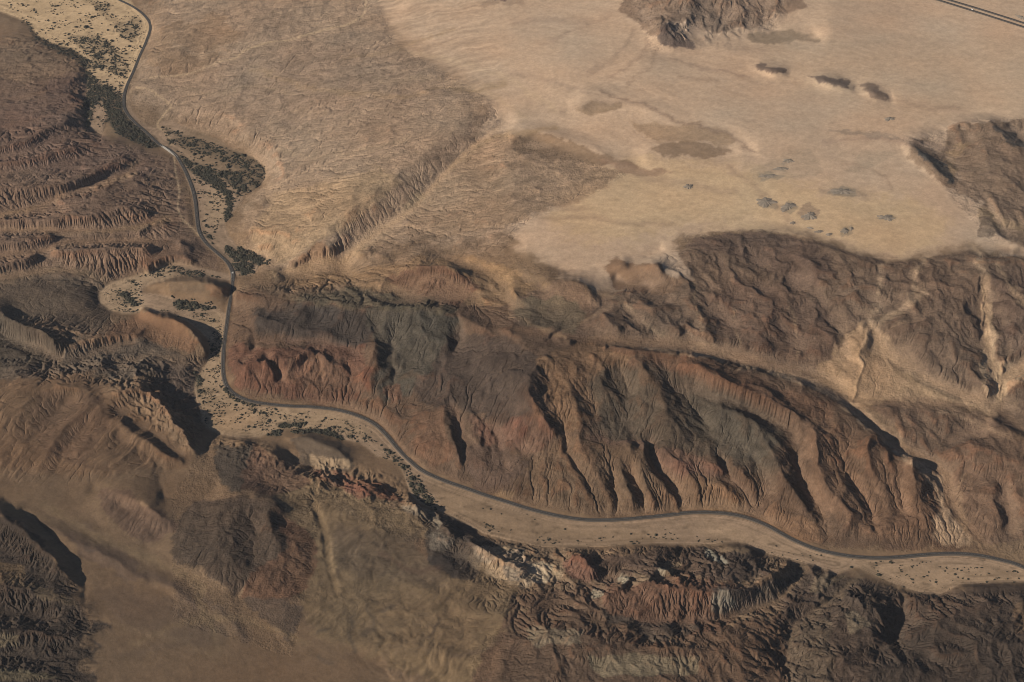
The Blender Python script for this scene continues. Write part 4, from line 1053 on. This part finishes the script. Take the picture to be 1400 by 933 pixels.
VEG = [  # outline, cover
 ("118 95,130 105,140 118,150 118,165 128,170 145,176 158,190 172,212 190,222 203,205 203,180 192,160 182,150 170,145 155,140 135,128 146,122 165,118 180,115 150,120 120", .95),
 ("22 20,43 36,52 50,72 60,100 68,118 80,138 92,118 94,95 78,70 66,48 54,40 38", .75),
 ("90 48,115 50,135 48,150 58,165 75,178 90,170 108,150 100,130 88,120 74,105 62", .55),
 ("155 32,175 30,190 22,192 36,190 48,185 58,165 52", .5), ("125 3,150 3,150 15,130 14", .45),
 ("236 208,262 222,285 228,300 240,312 262,314 276,306 268,290 255,270 240,250 225", .9),
 ("222 172,262 188,290 196,318 206,345 216,362 228,363 246,345 262,335 266,332 244,318 228,290 214,262 206,230 196", .5),
 ("300 232,325 236,336 250,336 264,322 258,310 248", .8),
 ("304 258,318 265,314 300,306 302,309 272", .95),
 ("306 335,318 340,333 352,345 362,345 372,330 376,322 370,318 355,308 343", .95), ("322 336,345 345,366 356,366 361,350 360,330 348", .95),
 ("276 314,290 322,300 330,292 328,280 324", .6),
 ("163 394,172 400,185 412,190 418,178 418,165 408", .8), ("235 412,255 412,280 418,295 422,270 424,240 422", .8), ("232 404,262 408,290 414,290 418,250 414", .4),
 ("205 372,237 364,262 368,290 376,310 380,280 380,240 374,215 378", .4),
 ("305 522,320 539,343 550,371 555,345 555,322 548,308 534", .85), ("268 507,276 520,272 545,270 530", .7), ("284 470,300 455,304 470,298 490,288 486", .35),
 ("375 582,390 577,420 578,410 583,385 585", .85), ("395 590,420 587,450 588,475 604,455 596,430 591,405 593", .85), ("360 596,385 588,380 596", .8),
 ("555 655,566 650,585 678,600 698,588 694,572 684", .5), ("520 606,545 625,560 640,552 642,535 628", .4),
]
veg_ground = np.zeros((CH, CW), np.float32)
for s, d in VEG: veg_ground = np.maximum(veg_ground, poly_mask(pts(s)) * np.float32(d))
veg_ground = blur(veg_ground, 1)
vg = (sample(veg_ground, GU + OU + w1 * 0.5, GV + OV + w2 * 0.5) * np.clip(0.74 + 1.3 * fbm(RX / 45, RY / 45, 3, 401), 0, 1))[..., None]
SOIL = SOIL * (1 - vg * 0.95) + lin((57, 55, 47)) * vg * 0.95
for T in TRACKS:
    D = sample(np.minimum(line_dist(smooth_line(T, 3), 8), 50), GU + OU, GV + OV)
    a = (np.exp(-(D / 1.3) ** 2) * 0.75)[..., None]
    SOIL = SOIL * (1 - a) + lin(TRACK_COL) * a
GAIN = 1.0
sandc = sample(blur_soil, GU + OU, GV + OV)
sm = (SANDY * .8 * (1 - river_g))[..., None]
SOIL = SOIL * (1 - sm) + sandc * sm
plainflow = blur(np.log(AREA + 1), 1)
SOIL = SOIL * (1 + (.11 * (smoothstep(1.5, 6.5, plainflow) - .3) * (1 - ROUGH))[..., None])
grey = SOIL.mean(-1, keepdims=True)
SOIL = (grey + (SOIL - grey) * (0.93 - .08 * ROUGH)[..., None]) * np.array([0.99, 1.0, 1.02], np.float32)
ALB = np.clip(SOIL * GAIN, 0.01, 0.8)

# ------------------------------------------------------------------ materials
def mat(name, rgb, rough=0.9, spec=0.2):
    m = bpy.data.materials.new(name); m.use_nodes = True
    b = m.node_tree.nodes['Principled BSDF']
    b.inputs['Base Color'].default_value = (*rgb, 1)
    b.inputs['Roughness'].default_value = rough
    b.inputs['Specular IOR Level'].default_value = spec
    return m

def noise_mat(name, rgb_a, rgb_b, scale, rough=0.95, bump=0.0):
    m = mat(name, rgb_a, rough); nt = m.node_tree; N = nt.nodes; L = nt.links
    tc = N.new('ShaderNodeTexCoord'); n = N.new('ShaderNodeTexNoise'); n.inputs['Scale'].default_value = scale; n.inputs['Detail'].default_value = 5
    r = N.new('ShaderNodeMix'); r.data_type = 'RGBA'
    r.inputs[6].default_value = (*rgb_a, 1); r.inputs[7].default_value = (*rgb_b, 1)
    L.new(tc.outputs['Object'], n.inputs['Vector']); L.new(n.outputs['Fac'], r.inputs[0]); L.new(r.outputs[2], N['Principled BSDF'].inputs['Base Color'])
    if bump:
        b = N.new('ShaderNodeBump'); b.inputs['Distance'].default_value = bump
        L.new(n.outputs['Fac'], b.inputs['Height']); L.new(b.outputs[0], N['Principled BSDF'].inputs['Normal'])
    return m

def ground_material(name, bump_a, bump_b, spk):
    m = mat(name, (0.3, 0.2, 0.1), 1.0, 0.05); nt = m.node_tree; N = nt.nodes; L = nt.links
    at = N.new('ShaderNodeAttribute'); at.attribute_name = 'soil'
    tc = N.new('ShaderNodeTexCoord')
    n1 = N.new('ShaderNodeTexNoise'); n1.inputs['Scale'].default_value = 1 / 38; n1.inputs['Detail'].default_value = 6; n1.inputs['Roughness'].default_value = 0.62
    n2 = N.new('ShaderNodeTexNoise'); n2.inputs['Scale'].default_value = 1 / 9; n2.inputs['Detail'].default_value = 4; n2.inputs['Roughness'].default_value = 0.6
    for n in (n1, n2): L.new(tc.outputs['Object'], n.inputs['Vector'])
    mr = N.new('ShaderNodeMapRange'); mr.inputs['From Min'].default_value = 0.3; mr.inputs['From Max'].default_value = 0.7
    mr.inputs['To Min'].default_value = 0.86; mr.inputs['To Max'].default_value = 1.14
    L.new(n1.outputs['Fac'], mr.inputs['Value'])
    mx = N.new('ShaderNodeVectorMath'); mx.operation = 'SCALE'
    L.new(at.outputs['Color'], mx.inputs[0]); L.new(mr.outputs[0], mx.inputs['Scale'])
    L.new(mx.outputs[0], N['Principled BSDF'].inputs['Base Color'])
    n3 = N.new('ShaderNodeTexNoise'); n3.inputs['Scale'].default_value = 1 / 13; n3.inputs['Detail'].default_value = 5; n3.inputs['Roughness'].default_value = 0.7
    L.new(tc.outputs['Object'], n3.inputs['Vector'])
    m3 = N.new('ShaderNodeMapRange'); m3.inputs['From Min'].default_value = 0.3; m3.inputs['From Max'].default_value = 0.7
    m3.inputs['To Min'].default_value = 1 - spk; m3.inputs['To Max'].default_value = 1 + spk
    L.new(n3.outputs['Fac'], m3.inputs['Value'])
    x3 = N.new('ShaderNodeVectorMath'); x3.operation = 'SCALE'
    L.new(mx.outputs[0], x3.inputs[0]); L.new(m3.outputs[0], x3.inputs['Scale']); L.new(x3.outputs[0], N['Principled BSDF'].inputs['Base Color'])
    b1 = N.new('ShaderNodeBump'); b1.inputs['Distance'].default_value = bump_a; L.new(n1.outputs['Fac'], b1.inputs['Height'])
    b2 = N.new('ShaderNodeBump'); b2.inputs['Distance'].default_value = bump_b; L.new(n2.outputs['Fac'], b2.inputs['Height'])
    L.new(b1.outputs[0], b2.inputs['Normal']); L.new(b2.outputs[0], N['Principled BSDF'].inputs['Normal'])
    return m
M_rock = ground_material('rocky_ground', 9.0, 3.0, .24)
M_sand = ground_material('sandy_ground', 1.8, 0.8, .12)
M_asphalt = noise_mat('asphalt', (0.028, 0.026, 0.025), (0.04, 0.036, 0.033), 0.05)
M_ballast = noise_mat('dark_ballast', (0.05, 0.042, 0.036), (0.085, 0.07, 0.056), 0.08)
M_gravel = noise_mat('gravel_shoulder', (0.13, 0.10, 0.075), (0.20, 0.155, 0.11), 0.08)
M_paint = mat('road_paint', (0.75, 0.74, 0.7), 0.6)
M_concrete = noise_mat('concrete', (0.34, 0.32, 0.28), (0.42, 0.4, 0.36), 0.3)
M_leaf = noise_mat('scrub_leaves', (0.020, 0.019, 0.013), (0.048, 0.044, 0.030), 0.15)
M_outcrop = noise_mat('grey_outcrop_rock', (0.10, 0.09, 0.075), (0.24, 0.19, 0.145), 0.03, 1.0, 2.0)
M_white = mat('white_vehicle_paint', (0.8, 0.8, 0.8), 0.4, 0.5)
M_tyre = mat('rubber', (0.02, 0.02, 0.02), 0.8)
M_window = mat('window_glass', (0.02, 0.025, 0.03), 0.1, 0.5)
M_red = mat('red_vehicle_paint', (0.35, 0.03, 0.02), 0.4, 0.5)

def structure(o): o['kind'] = 'structure'; return o

# ------------------------------------------------------------------ the land as pieces of one continuous relief
norm = np.stack([-dzdx, -dzdy, np.ones_like(dzdx)], -1); norm /= np.linalg.norm(norm, axis=-1, keepdims=True)
region = np.zeros((NJ, NI), np.int32)
REGION = [
 ('desert_plain', M_sand, None),
 ('river_terrace', M_rock, "-300 60,40 50,118 90,130 190,236 216,260 300,315 372,140 392,150 430,280 470,280 580,262 615,215 560,120 512,-300 540"),
 ('foothills', M_rock, "208 -100,480 -100,540 60,668 135,690 180,860 240,720 300,690 345,830 400,700 440,560 420,380 408,318 395,318 372,260 310,236 216,172 140"),
 ('mountain', M_rock, "318 390,480 400,640 420,780 462,900 472,1100 512,1165 550,1235 615,1292 655,1296 700,1330 756,1128 752,1000 701,830 709,690 685,570 635,480 562,330 545,305 500"),
 ('mountain', M_rock, "700 430,840 400,950 395,920 325,1000 316,1050 316,1100 325,1180 350,1215 362,1290 350,1320 346,1400 357,1720 370,1720 800,1403 775,1330 756,1296 700,1292 655,1235 615,1165 550,1100 512,900 472,780 462"),
 ('hill', M_rock, "838 -160,850 15,872 34,890 72,930 66,940 42,1060 42,1120 -160"),
 ('hill', M_rock, "1230 190,1262 190,1310 165,1720 160,1720 345,1350 330,1300 270"),
 ('badlands', M_rock, "285 598,470 655,590 705,640 735,790 752,960 748,1075 765,1140 785,1260 814,1720 800,1720 1400,700 1400,640 900,690 850,600 760,440 690,400 900,235 850,235 680"),
 ('escarpment', M_rock, "-300 690,20 712,106 800,96 820,122 830,108 840,152 860,116 870,108 882,140 893,110 904,132 926,110 1400,-300 1400"),
 ('riverbed', M_sand, 'river')]
for k, (nm, mm, s) in enumerate(REGION):
    if s is None: continue
    msk = river_mask if s == 'river' else poly_mask(pts(s))
    ww = 0.0 if s == 'river' else 0.35
    hit = sample(msk.astype(np.float32), GU + OU + w1 * ww, GV + OV + w2 * ww) > 0.5
    region[hit] = k
face_region = region[:-1, :-1]
vid = np.arange(NJ * NI).reshape(NJ, NI)
quads = np.stack([vid[:-1, :-1], vid[:-1, 1:], vid[1:, 1:], vid[1:, :-1]], -1)
CO = np.stack([GX, GY, GZE], -1).reshape(-1, 3).astype(np.float32)
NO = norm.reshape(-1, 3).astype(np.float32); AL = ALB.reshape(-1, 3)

def mesh_from(name, co, faces, mats, soil=None, normals=None, smooth=True):
    me = bpy.data.meshes.new(name); n = faces.shape[1]
    me.vertices.add(len(co)); me.vertices.foreach_set('co', np.ascontiguousarray(co, np.float32).ravel())
    me.loops.add(faces.size); me.loops.foreach_set('vertex_index', faces.ravel().astype(np.int32))
    me.polygons.add(len(faces)); me.polygons.foreach_set('loop_start', np.arange(0, faces.size, n, dtype=np.int32))
    me.polygons.foreach_set('use_smooth', np.full(len(faces), smooth))
    me.update(calc_edges=True)
    if soil is not None:
        a = me.color_attributes.new('soil', 'FLOAT_COLOR', 'POINT')
        a.data.foreach_set('color', np.concatenate([soil, np.ones((len(soil), 1), np.float32)], 1).astype(np.float32).ravel())
    if normals is not None: me.normals_split_custom_set_from_vertices(normals)
    me.materials.append(mats)
    o = bpy.data.objects.new(name, me); col.objects.link(o)
    return o

for k, (nm, mm, s) in enumerate(REGION):
    f = quads[face_region == k]
    if not len(f): continue
    used = np.unique(f); remap = np.full(NJ * NI, -1, np.int64); remap[used] = np.arange(len(used))
    structure(mesh_from(nm, CO[used], remap[f], mm, AL[used], None, False))

def ground_at(X, Y):
    j = np.interp(Y, yrow, np.arange(NJ)); h = np.interp(Y, yrow, half)
    i = (np.asarray(X) / h + 1) / 2 * (NI - 1)
    return sample(GZE, np.atleast_1d(i), np.atleast_1d(j))

def to_world(u, v):
    """photograph pixel -> point on the land"""
    u = np.atleast_1d(np.asarray(u, float)); v = np.atleast_1d(np.asarray(v, float))
    z = np.zeros(u.shape)
    for k in range(12):
        X, Y = unproject(u, v, z); z = 0.5 * z + 0.5 * ground_at(X, Y)
    X, Y = unproject(u, v, z)
    return X, Y, ground_at(X, Y)

# the desert goes on beyond the surveyed land
ring = np.concatenate([vid[0, :-1], vid[:-1, -1], vid[-1, :0:-1], vid[:0:-1, 0]])
rc = CO[ring]; ra = AL[ring]; ctr = np.array([0, rc[:, 1].mean()])
def ring_mean(a, r=60):
    p = np.concatenate([a[-r:], a, a[:r]]); c = np.cumsum(np.concatenate([np.zeros((1,) + p.shape[1:]), p]), 0)
    return ((c[2 * r + 1:] - c[:-2 * r - 1]) / (2 * r + 1)).astype(np.float32)
rz = ring_mean(rc[:, 2], 50); rm_ = ring_mean(ra)
lv = [rc]; lc = [ra]
for q, zz in ((1.06, .98), (1.25, .7), (1.8, .4), (4, .2), (16, .1), (60, 0.05)):
    p = rc.copy(); p[:, :2] = ctr + (rc[:, :2] - ctr) * q; p[:, 2] = rz * zz + 260 * (1 - zz); lv.append(p)
    w_ = min(1, 1.1 / q ** 2); lc.append(rm_ * w_ + np.array([0.3, 0.21, 0.14], np.float32) * (1 - w_))
n = len(ring); fs = []
for k in range(len(lv) - 1):
    a = np.arange(n) + k * n; b = (np.arange(n) + 1) % n + k * n
    fs.append(np.stack([b, a, a + n, b + n], -1))
structure(mesh_from('far_desert', np.concatenate(lv), np.concatenate(fs), M_sand, np.concatenate(lc)))

# ------------------------------------------------------------------ small helpers for things
def thing(o, label, cat, group=None):
    o['label'] = label; o['category'] = cat
    if group: o['group'] = group
    return o
def empty(name, loc, rz=0.0):
    o = bpy.data.objects.new(name, None); col.objects.link(o); o.location = loc; o.rotation_euler = (0, 0, rz); return o
def box(x0, x1, y0, y1, z0, z1):
    v = [(x, y, z) for x in (x0, x1) for y in (y0, y1) for z in (z0, z1)]
    f = [(0, 1, 3, 2), (4, 6, 7, 5), (0, 4, 5, 1), (2, 3, 7, 6), (0, 2, 6, 4), (1, 5, 7, 3)]
    return v, f
def part(name, vf, m, parent):
    me = bpy.data.meshes.new(name); me.from_pydata(vf[0], [], vf[1]); me.materials.append(m); me.update()
    o = bpy.data.objects.new(name, me); col.objects.link(o); o.parent = parent
    return o

# ------------------------------------------------------------------ roads
def resample(X, Y, step):
    d = np.concatenate([[0], np.cumsum(np.hypot(np.diff(X), np.diff(Y)))])
    t = np.arange(0, d[-1], step)
    return np.interp(t, d, X), np.interp(t, d, Y)
def ribbon_pts(P, step, lift, smooth):
    P = smooth_line(P, 3); X, Y, Z = to_world(P[:, 0], P[:, 1]); X, Y = resample(X, Y, step)
    for k in range(6):
        X[1:-1] = (X[:-2] + 2 * X[1:-1] + X[2:]) / 4; Y[1:-1] = (Y[:-2] + 2 * Y[1:-1] + Y[2:]) / 4
    Z = np.asarray(ground_at(X, Y), float)
    k = np.ones(smooth) / smooth
    Zp = np.pad(Z, smooth // 2, mode='edge'); Z = np.convolve(Zp, k, 'valid')[:len(X)] + lift
    tx, ty = np.gradient(X), np.gradient(Y); l = np.hypot(tx, ty)
    return X, Y, Z, -ty / l, tx / l
def ribbon(name, R, offs, m):
    X, Y, Z, nx, ny = R; n = len(X); k = len(offs)
    co = np.stack([np.stack([X + nx * o, Y + ny * o, Z + h], -1) for o, h in offs], 1).reshape(-1, 3)
    a = (np.arange(n - 1)[:, None] * k + np.arange(k - 1)[None, :]).ravel()
    return mesh_from(name, co, np.stack([a, a + k, a + k + 1, a + 1][::-1], -1), m, None, None, False)
R = ribbon_pts(ROAD, 8.0, 1.6, 9)
road = structure(ribbon('road', R, [(-5.5, 0), (5.5, 0)], M_asphalt))
bank = ribbon('embankment', R, [(-17, -5.5), (-9.5, -.06), (9.5, -.06), (17, -5.5)], M_ballast); bank.parent = road
for o in (0,):
    ln = ribbon('centre_line', R, [(o - .08, .02), (o + .08, .02)], M_paint); ln.parent = road
for P in (HIGHWAY_A, HIGHWAY_B):
    H = ribbon_pts(P, 20.0, 3.4, 5)
    h = structure(ribbon('highway', H, [(-6, 0), (6, 0)], M_asphalt))
    e = ribbon('shoulder', H, [(-16, -4.5), (-9.5, -.06), (9.5, -.06), (16, -4.5)], M_ballast); e.parent = h
    for o in (0,):
        ln = ribbon('lane_line', H, [(o - .08, .02), (o + .08, .02)], M_paint); ln.parent = h

# ------------------------------------------------------------------ bridges
def bridge(v0, v1, label):
    P = smooth_line(ROAD, 1.0); s = P[(P[:, 1] >= v0) & (P[:, 1] <= v1)]
    X, Y, Z = to_world(s[[0, -1], 0], s[[0, -1], 1])
    L = math.hypot(X[1] - X[0], Y[1] - Y[0]); a = math.atan2(Y[1] - Y[0], X[1] - X[0])
    zt = float(np.interp((Y[0] + Y[1]) / 2, np.sort(R[1]), R[2][np.argsort(R[1])]))
    i = np.argmin(np.hypot(R[0] - X.mean(), R[1] - Y.mean())); zt = R[2][i]
    b = thing(empty('road_bridge', (X.mean(), Y.mean(), zt - 8), a), label, 'bridge')
    part('deck', box(-L / 2, L / 2, -6.2, 6.2, 6.8, 7.95), M_concrete, b)
    for sgn in (-1, 1):
        part('parapet', box(-L / 2, L / 2, sgn * 6.0 - .2, sgn * 6.0 + .2, 7.97, 9.0), M_concrete, b)
    n = max(2, int(L // 22))
    for k in range(n):
        x = -L / 2 + L * (k + 0.5) / n
        part('pier', box(x - .8, x + .8, -5, 5, -6, 6.79), M_concrete, b)
bridge(372, 386, "concrete road bridge over the river channel at the narrow bend beside the wide meander")
bridge(199, 216, "concrete road bridge across the dark scrub of the wide upper flood plain")

# ------------------------------------------------------------------ vehicles on the highway
def lorry(u, v, label, paint):
    X, Y, Z = to_world([u, u + 4], [v, v + 4 * 0.3]); a = math.atan2(Y[1] - Y[0], X[1] - X[0])
    i = None
    t = thing(empty('lorry', (X[0], Y[0], Z[0] + 3.45), a), label, 'lorry')
    part('trailer', box(-8, 3.6, -1.3, 1.3, 1.1, 4.0), paint, t)
    c = part('cab', box(4.2, 6.6, -1.25, 1.25, 0.7, 3.6), M_white, t)
    part('windscreen', box(6.58, 6.64, -1.1, 1.1, 2.2, 3.3), M_window, c)
    part('chassis', box(-7.8, 6.4, -.6, .6, .6, 1.05), M_tyre, t)
    for x in (-6.8, -5.4, 2.6, 5.4):
        for y in (-1.1, 1.1):
            an = np.linspace(0, 2 * np.pi, 11)[:-1]
            v_ = [(x + .55 * math.cos(q), y - .18, .55 + .55 * math.sin(q)) for q in an] + [(x + .55 * math.cos(q), y + .18, .55 + .55 * math.sin(q)) for q in an]
            f_ = [tuple(range(9, -1, -1)), tuple(range(10, 20))] + [(k, (k + 1) % 10, 10 + (k + 1) % 10, 10 + k) for k in range(10)]
            part('wheel', (v_, f_), M_tyre, t)

# ------------------------------------------------------------------ rock outcrops on the plain
def outcrop(u, v, w, h, seed, label, height=None):
    g = np.random.default_rng(seed)
    X, Y, Z = to_world([u - w / 2, u + w / 2, u, u], [v, v, v - h / 2, v + h / 2])
    rx = abs(X[1] - X[0]) / 2; ry = abs(Y[3] - Y[2]) / 2
    cx, cy = X[:2].mean(), Y[2:].mean(); cz = float(ground_at([cx], [cy])[0])
    n, k = 64, 22; hh = height or (0.07 * min(rx, ry) + 5)
    co = []; an = np.linspace(0, 2 * np.pi, n, endpoint=False)
    o = g.random(2) * 50; lean = g.uniform(-.5, .5)
    for r in np.linspace(1, 0.03, k):
        wob = np.clip(1 + 1.1 * fbm(np.cos(an) * 1.7 + o[0], np.sin(an) * 1.7 + o[1], 4, seed, .65), .25, 1.7)
        x = np.cos(an) * r * rx * wob; y = np.sin(an) * r * ry * wob; x = x + lean * y
        z = np.asarray(ground_at(cx + x, cy + y), float) - cz
        rid = fbm(x / 45 + o[0], y / 45 + o[1], 4, seed + 3, .5, True)
        prof = np.clip(1 - r ** 1.6, 0, 1)
        z = z - 1.2 + (hh * (0.55 + .7 * np.clip(rid + .25, -.2, 1)) * prof + 1.2 * (prof > .1))
        co.append(np.stack([x, y, z], -1))
    co = np.concatenate(co); fs = []
    for a in range(k - 1):
        i0 = np.arange(n) + a * n; i1 = (np.arange(n) + 1) % n + a * n
        fs.append(np.stack([i0, i1, i1 + n, i0 + n], -1))
    ob = mesh_from('rock_outcrop', co, np.concatenate(fs), M_outcrop, None, None, False)
    ob.location = (cx, cy, cz)
    thing(ob, label, 'rock outcrop', 'dark rock outcrops on the sand plain')
OUT = [
 (941, 255.5, 15, 7, "small dark outcrop alone in the middle of the open pale plain"),
 (1047, 277, 28, 13, "broad grey outcrop at the left end of the chain on the pale sand"),
 (1078, 283, 24, 12, "grey outcrop next right of the broad one, in the chain on the sand"),
 (1107, 296, 22, 13, "dark rounded outcrop below the reddish mound, right end of the chain"),
 (1084, 305, 9, 5, "tiny dark outcrop just lower left of the dark rounded one"),
 (1107, 312, 8, 4, "tiny round outcrop just below the dark rounded one"),
 (1119, 317, 13, 4, "thin flat outcrop at the foot of the chain, left of a similar sliver"),
 (1133, 321, 11, 4, "thin outcrop sliver nearest the brown mountain edge"),
 (1155, 316, 13, 8, "slanting grey outcrop between the chain and the triangular one"),
 (1164, 313, 6, 6, "small upright outcrop touching the right of the slanting grey one"),
 (1212, 298, 26, 9, "triangular grey outcrop nearest the sand saddle at right"),
 (1152, 262, 36, 9, "long low outcrop with a pale centre, above the triangular one"),
 (1050, 241, 26, 6, "speckled grey outcrop in the upper pale cluster, lower left of it"),
 (1068, 231, 22, 5, "faint streaky outcrop at the top of the upper pale cluster"),
 (1078, 220, 16, 6, "narrow slanting outcrop above the upper pale cluster"),
 (1216, 163, 18, 6, "little dark outcrop on the plain straight left of the big right hill"),
 (1396, 24, 10, 9, "dark outcrop by the highway in the far corner"),
]
for k, (u, v, w, h, lb) in enumerate(OUT): outcrop(u, v, w * 0.92, h * 0.92, 500 + k, lb)

# ------------------------------------------------------------------ scrub
def clump_mesh(seed, lumps, name='bush'):
    g = np.random.default_rng(seed); V = []; F = []
    t = (1 + 5 ** .5) / 2
    ico = np.array([(-1, t, 0), (1, t, 0), (-1, -t, 0), (1, -t, 0), (0, -1, t), (0, 1, t), (0, -1, -t), (0, 1, -t), (t, 0, -1), (t, 0, 1), (-t, 0, -1), (-t, 0, 1)]) / 1.9
    fi = np.array([(0, 11, 5), (0, 5, 1), (0, 1, 7), (0, 7, 10), (0, 10, 11), (1, 5, 9), (5, 11, 4), (11, 10, 2), (10, 7, 6), (7, 1, 8), (3, 9, 4), (3, 4, 2), (3, 2, 6), (3, 6, 8), (3, 8, 9), (4, 9, 5), (2, 4, 11), (6, 2, 10), (8, 6, 7), (9, 8, 1)])
    for k in range(lumps):
        r = 0.35 + 0.35 * g.random() if lumps > 1 else 1.0
        c = np.array([*(g.normal(0, .38, 2)), 0.3 + .35 * g.random()]) if lumps > 1 else np.array([0, 0, .35])
        v = ico * r * (0.7 + 0.6 * g.random((12, 1))) * (1, 1, .8) + c
        F.append(fi + 12 * k); V.append(v)
    return np.concatenate(V), np.concatenate(F)

# places where bushes stand: (outline, count, size m, cluster)
BUSH_REACHES = [
 ("individual", "1045 742,1128 764,1257 766,1400 782,1400 797,1310 798,1262 808,1215 786,1170 770,1100 766", 70, 4.0, "dark scrub bush scattered on the open sand of the riverbed's right end", "bushes on the open riverbed at right"),
 ("individual", "640 716,700 736,780 747,900 742,1000 742,1000 735,900 727,780 738,690 722,660 712", 75, 3.6, "dark scrub bush in the dotted line along the far edge of the lower riverbed", "bushes in a line along the lower riverbed"),
 ("individual", "548 640,570 645,600 690,640 715,600 700,572 684,556 662", 35, 4.0, "scrub bush crowding the riverbed where it narrows beside the shadowed cliff", "bushes at the narrows"),
 ("individual", "330 552,420 560,500 582,545 628,520 618,470 596,400 574,330 572", 60, 3.8, "scrub bush strewn over the pale riverbed inside the long road bend", "bushes inside the road bend"),
 ("individual", "270 512,285 480,304 450,305 500,300 560,290 580,276 560", 60, 3.6, "scrub bush dotting the narrow riverbed left of the straight road", "bushes beside the straight road"),
 ("mass", "270 500,290 440,306 440,306 500,330 550,480 575,560 640,610 700,560 668,505 610,440 586,340 590,280 580", 900, 3.2, None, None),
 ("mass", "140 395,235 362,300 378,240 376,200 384,190 395,200 420,300 430,305 450,285 440,190 428,145 424", 480, 3.2, None, None),
 ("mass", "0 0,154 0,205 38,180 100,168 140,222 200,262 185,345 215,364 245,340 265,300 300,290 335,270 290,232 210,150 180,118 180,115 80,40 36", 1500, 4.8, None, None),
 ("mass", "620 712,1000 744,1260 812,1400 797,1400 775,1128 760,900 712,640 690", 60, 3.5, None, None),
]
protos = []
for k in range(6):
    V, F = clump_mesh(900 + k, 5)
    me = bpy.data.meshes.new('bush'); me.from_pydata(V.tolist(), [], F.tolist()); me.materials.append(M_leaf); me.update(); protos.append(me)
rnd = np.random.default_rng(42)
def scatter(s, n, seed):
    P = pts(s); lo, hi = P[:, :2].min(0), P[:, :2].max(0); m = poly_mask(P); g = np.random.default_rng(seed)
    U = []; tries = 0
    while len(U) < n and tries < 60:
        tries += 1
        u = lo + g.random((4000, 2)) * (hi - lo)
        iu = (u + (OU, OV)).astype(int)
        ok = m[iu[:, 1].clip(0, CH - 1), iu[:, 0].clip(0, CW - 1)]
        iu = iu.clip(0, [CW - 1, CH - 1])
        ok &= (river_mask[iu[:, 1], iu[:, 0]]) & (road_dist[iu[:, 1], iu[:, 0]] > 4)
        # clustered
        ok &= g.random(len(u)) < np.clip(0.35 + 1.3 * perlin(u[:, 0] / 22, u[:, 1] / 9, seed + 5), 0.02, 1)
        U.extend(u[ok].tolist())
    return np.array(U[:n])
mass = []
for k, (kind, s, n, size, lb, gp) in enumerate(BUSH_REACHES):
    U = scatter(s, n, 77 + k); X, Y, Z = to_world(U[:, 0], U[:, 1])
    r = size * np.exp(rnd.normal(0, .38, len(U)))
    if kind == "mass": mass.append(np.stack([X, Y, Z, r], -1)); continue
    for x, y, z, q in zip(X, Y, Z, r):
        o = bpy.data.objects.new('bush', protos[rnd.integers(6)]); col.objects.link(o)
        o.location = (x, y, z - .1 * q); o.rotation_euler = (0, 0, rnd.random() * 6.28); o.scale = (q, q * (.8 + .4 * rnd.random()), q * (.55 + .3 * rnd.random()))
        thing(o, lb, 'bush', gp)
# thickets
g = np.random.default_rng(5)
for s, d in VEG:
    P = pts(s); lo, hi = P[:, :2].min(0), P[:, :2].max(0); m = poly_mask(P)
    n = int((hi - lo).prod() * 1.4 * d)
    u = lo + g.random((n, 2)) * (hi - lo); iu = (u + (OU, OV)).astype(int)
    ok = m[iu[:, 1], iu[:, 0]] & (road_dist[iu[:, 1], iu[:, 0]] > 3.5) & (g.random(n) < np.clip(d - .3 + 1.5 * perlin(u[:, 0] / 10, u[:, 1] / 5, 77) + 1.0 * perlin(u[:, 0] / 3.5, u[:, 1] / 2, 79), 0.0, 1))
    u = u[ok] + g.normal(0, 1.6, (int(ok.sum()), 2)) * (1, .6)
    iu = (u + (OU, OV)).astype(int); u = u[(road_dist[iu[:, 1], iu[:, 0]] > 3.0)]
    if not len(u): continue
    X, Y, Z = to_world(u[:, 0], u[:, 1])
    mass.append(np.stack([X, Y, Z, 5.5 * np.exp(g.normal(0, .3, len(u)))], -1))
mass = np.concatenate(mass)
kinds = [clump_mesh(700 + k, 1) for k in range(5)]
VV, FF = [], []; off = 0
for k in range(5):
    S = mass[k::5]; V, F = kinds[k]
    sc = np.stack([S[:, 3], S[:, 3] * g.uniform(.7, 1.3, len(S)), S[:, 3] * g.uniform(.5, .9, len(S))], -1)
    co = V[None] * sc[:, None, :] + S[:, None, :3]
    VV.append(co.reshape(-1, 3)); FF.append((F[None] + (np.arange(len(S)) * len(V))[:, None, None]).reshape(-1, 3) + off); off += len(S) * len(V)
th = mesh_from('scrub', np.concatenate(VV), np.concatenate(FF), M_leaf, None, None, False)
th['kind'] = 'stuff'
lorry(1329, 14.0, "white lorry driving on the far lane of the highway in the top right corner", M_white)
print('BUSHES', len(mass))

# ------------------------------------------------------------------ the air between
HAZE = 3.6e-6
hx, hy0, hy1, hz0, hz1 = 380000.0, -300000.0, 320000.0, -300.0, CAM_H + 300
hm = bpy.data.materials.new('air'); hm.use_nodes = True; nt = hm.node_tree
nt.nodes.remove(nt.nodes['Principled BSDF'])
pv = nt.nodes.new('ShaderNodeVolumePrincipled'); pv.inputs['Density'].default_value = HAZE; pv.inputs['Color'].default_value = (0.86, 0.9, 1.0, 1)
nt.links.new(pv.outputs[0], nt.nodes['Material Output'].inputs['Volume'])
hz = part('haze', box(-hx, hx, hy0, hy1, hz0, hz1), hm, None); hz['kind'] = 'stuff'
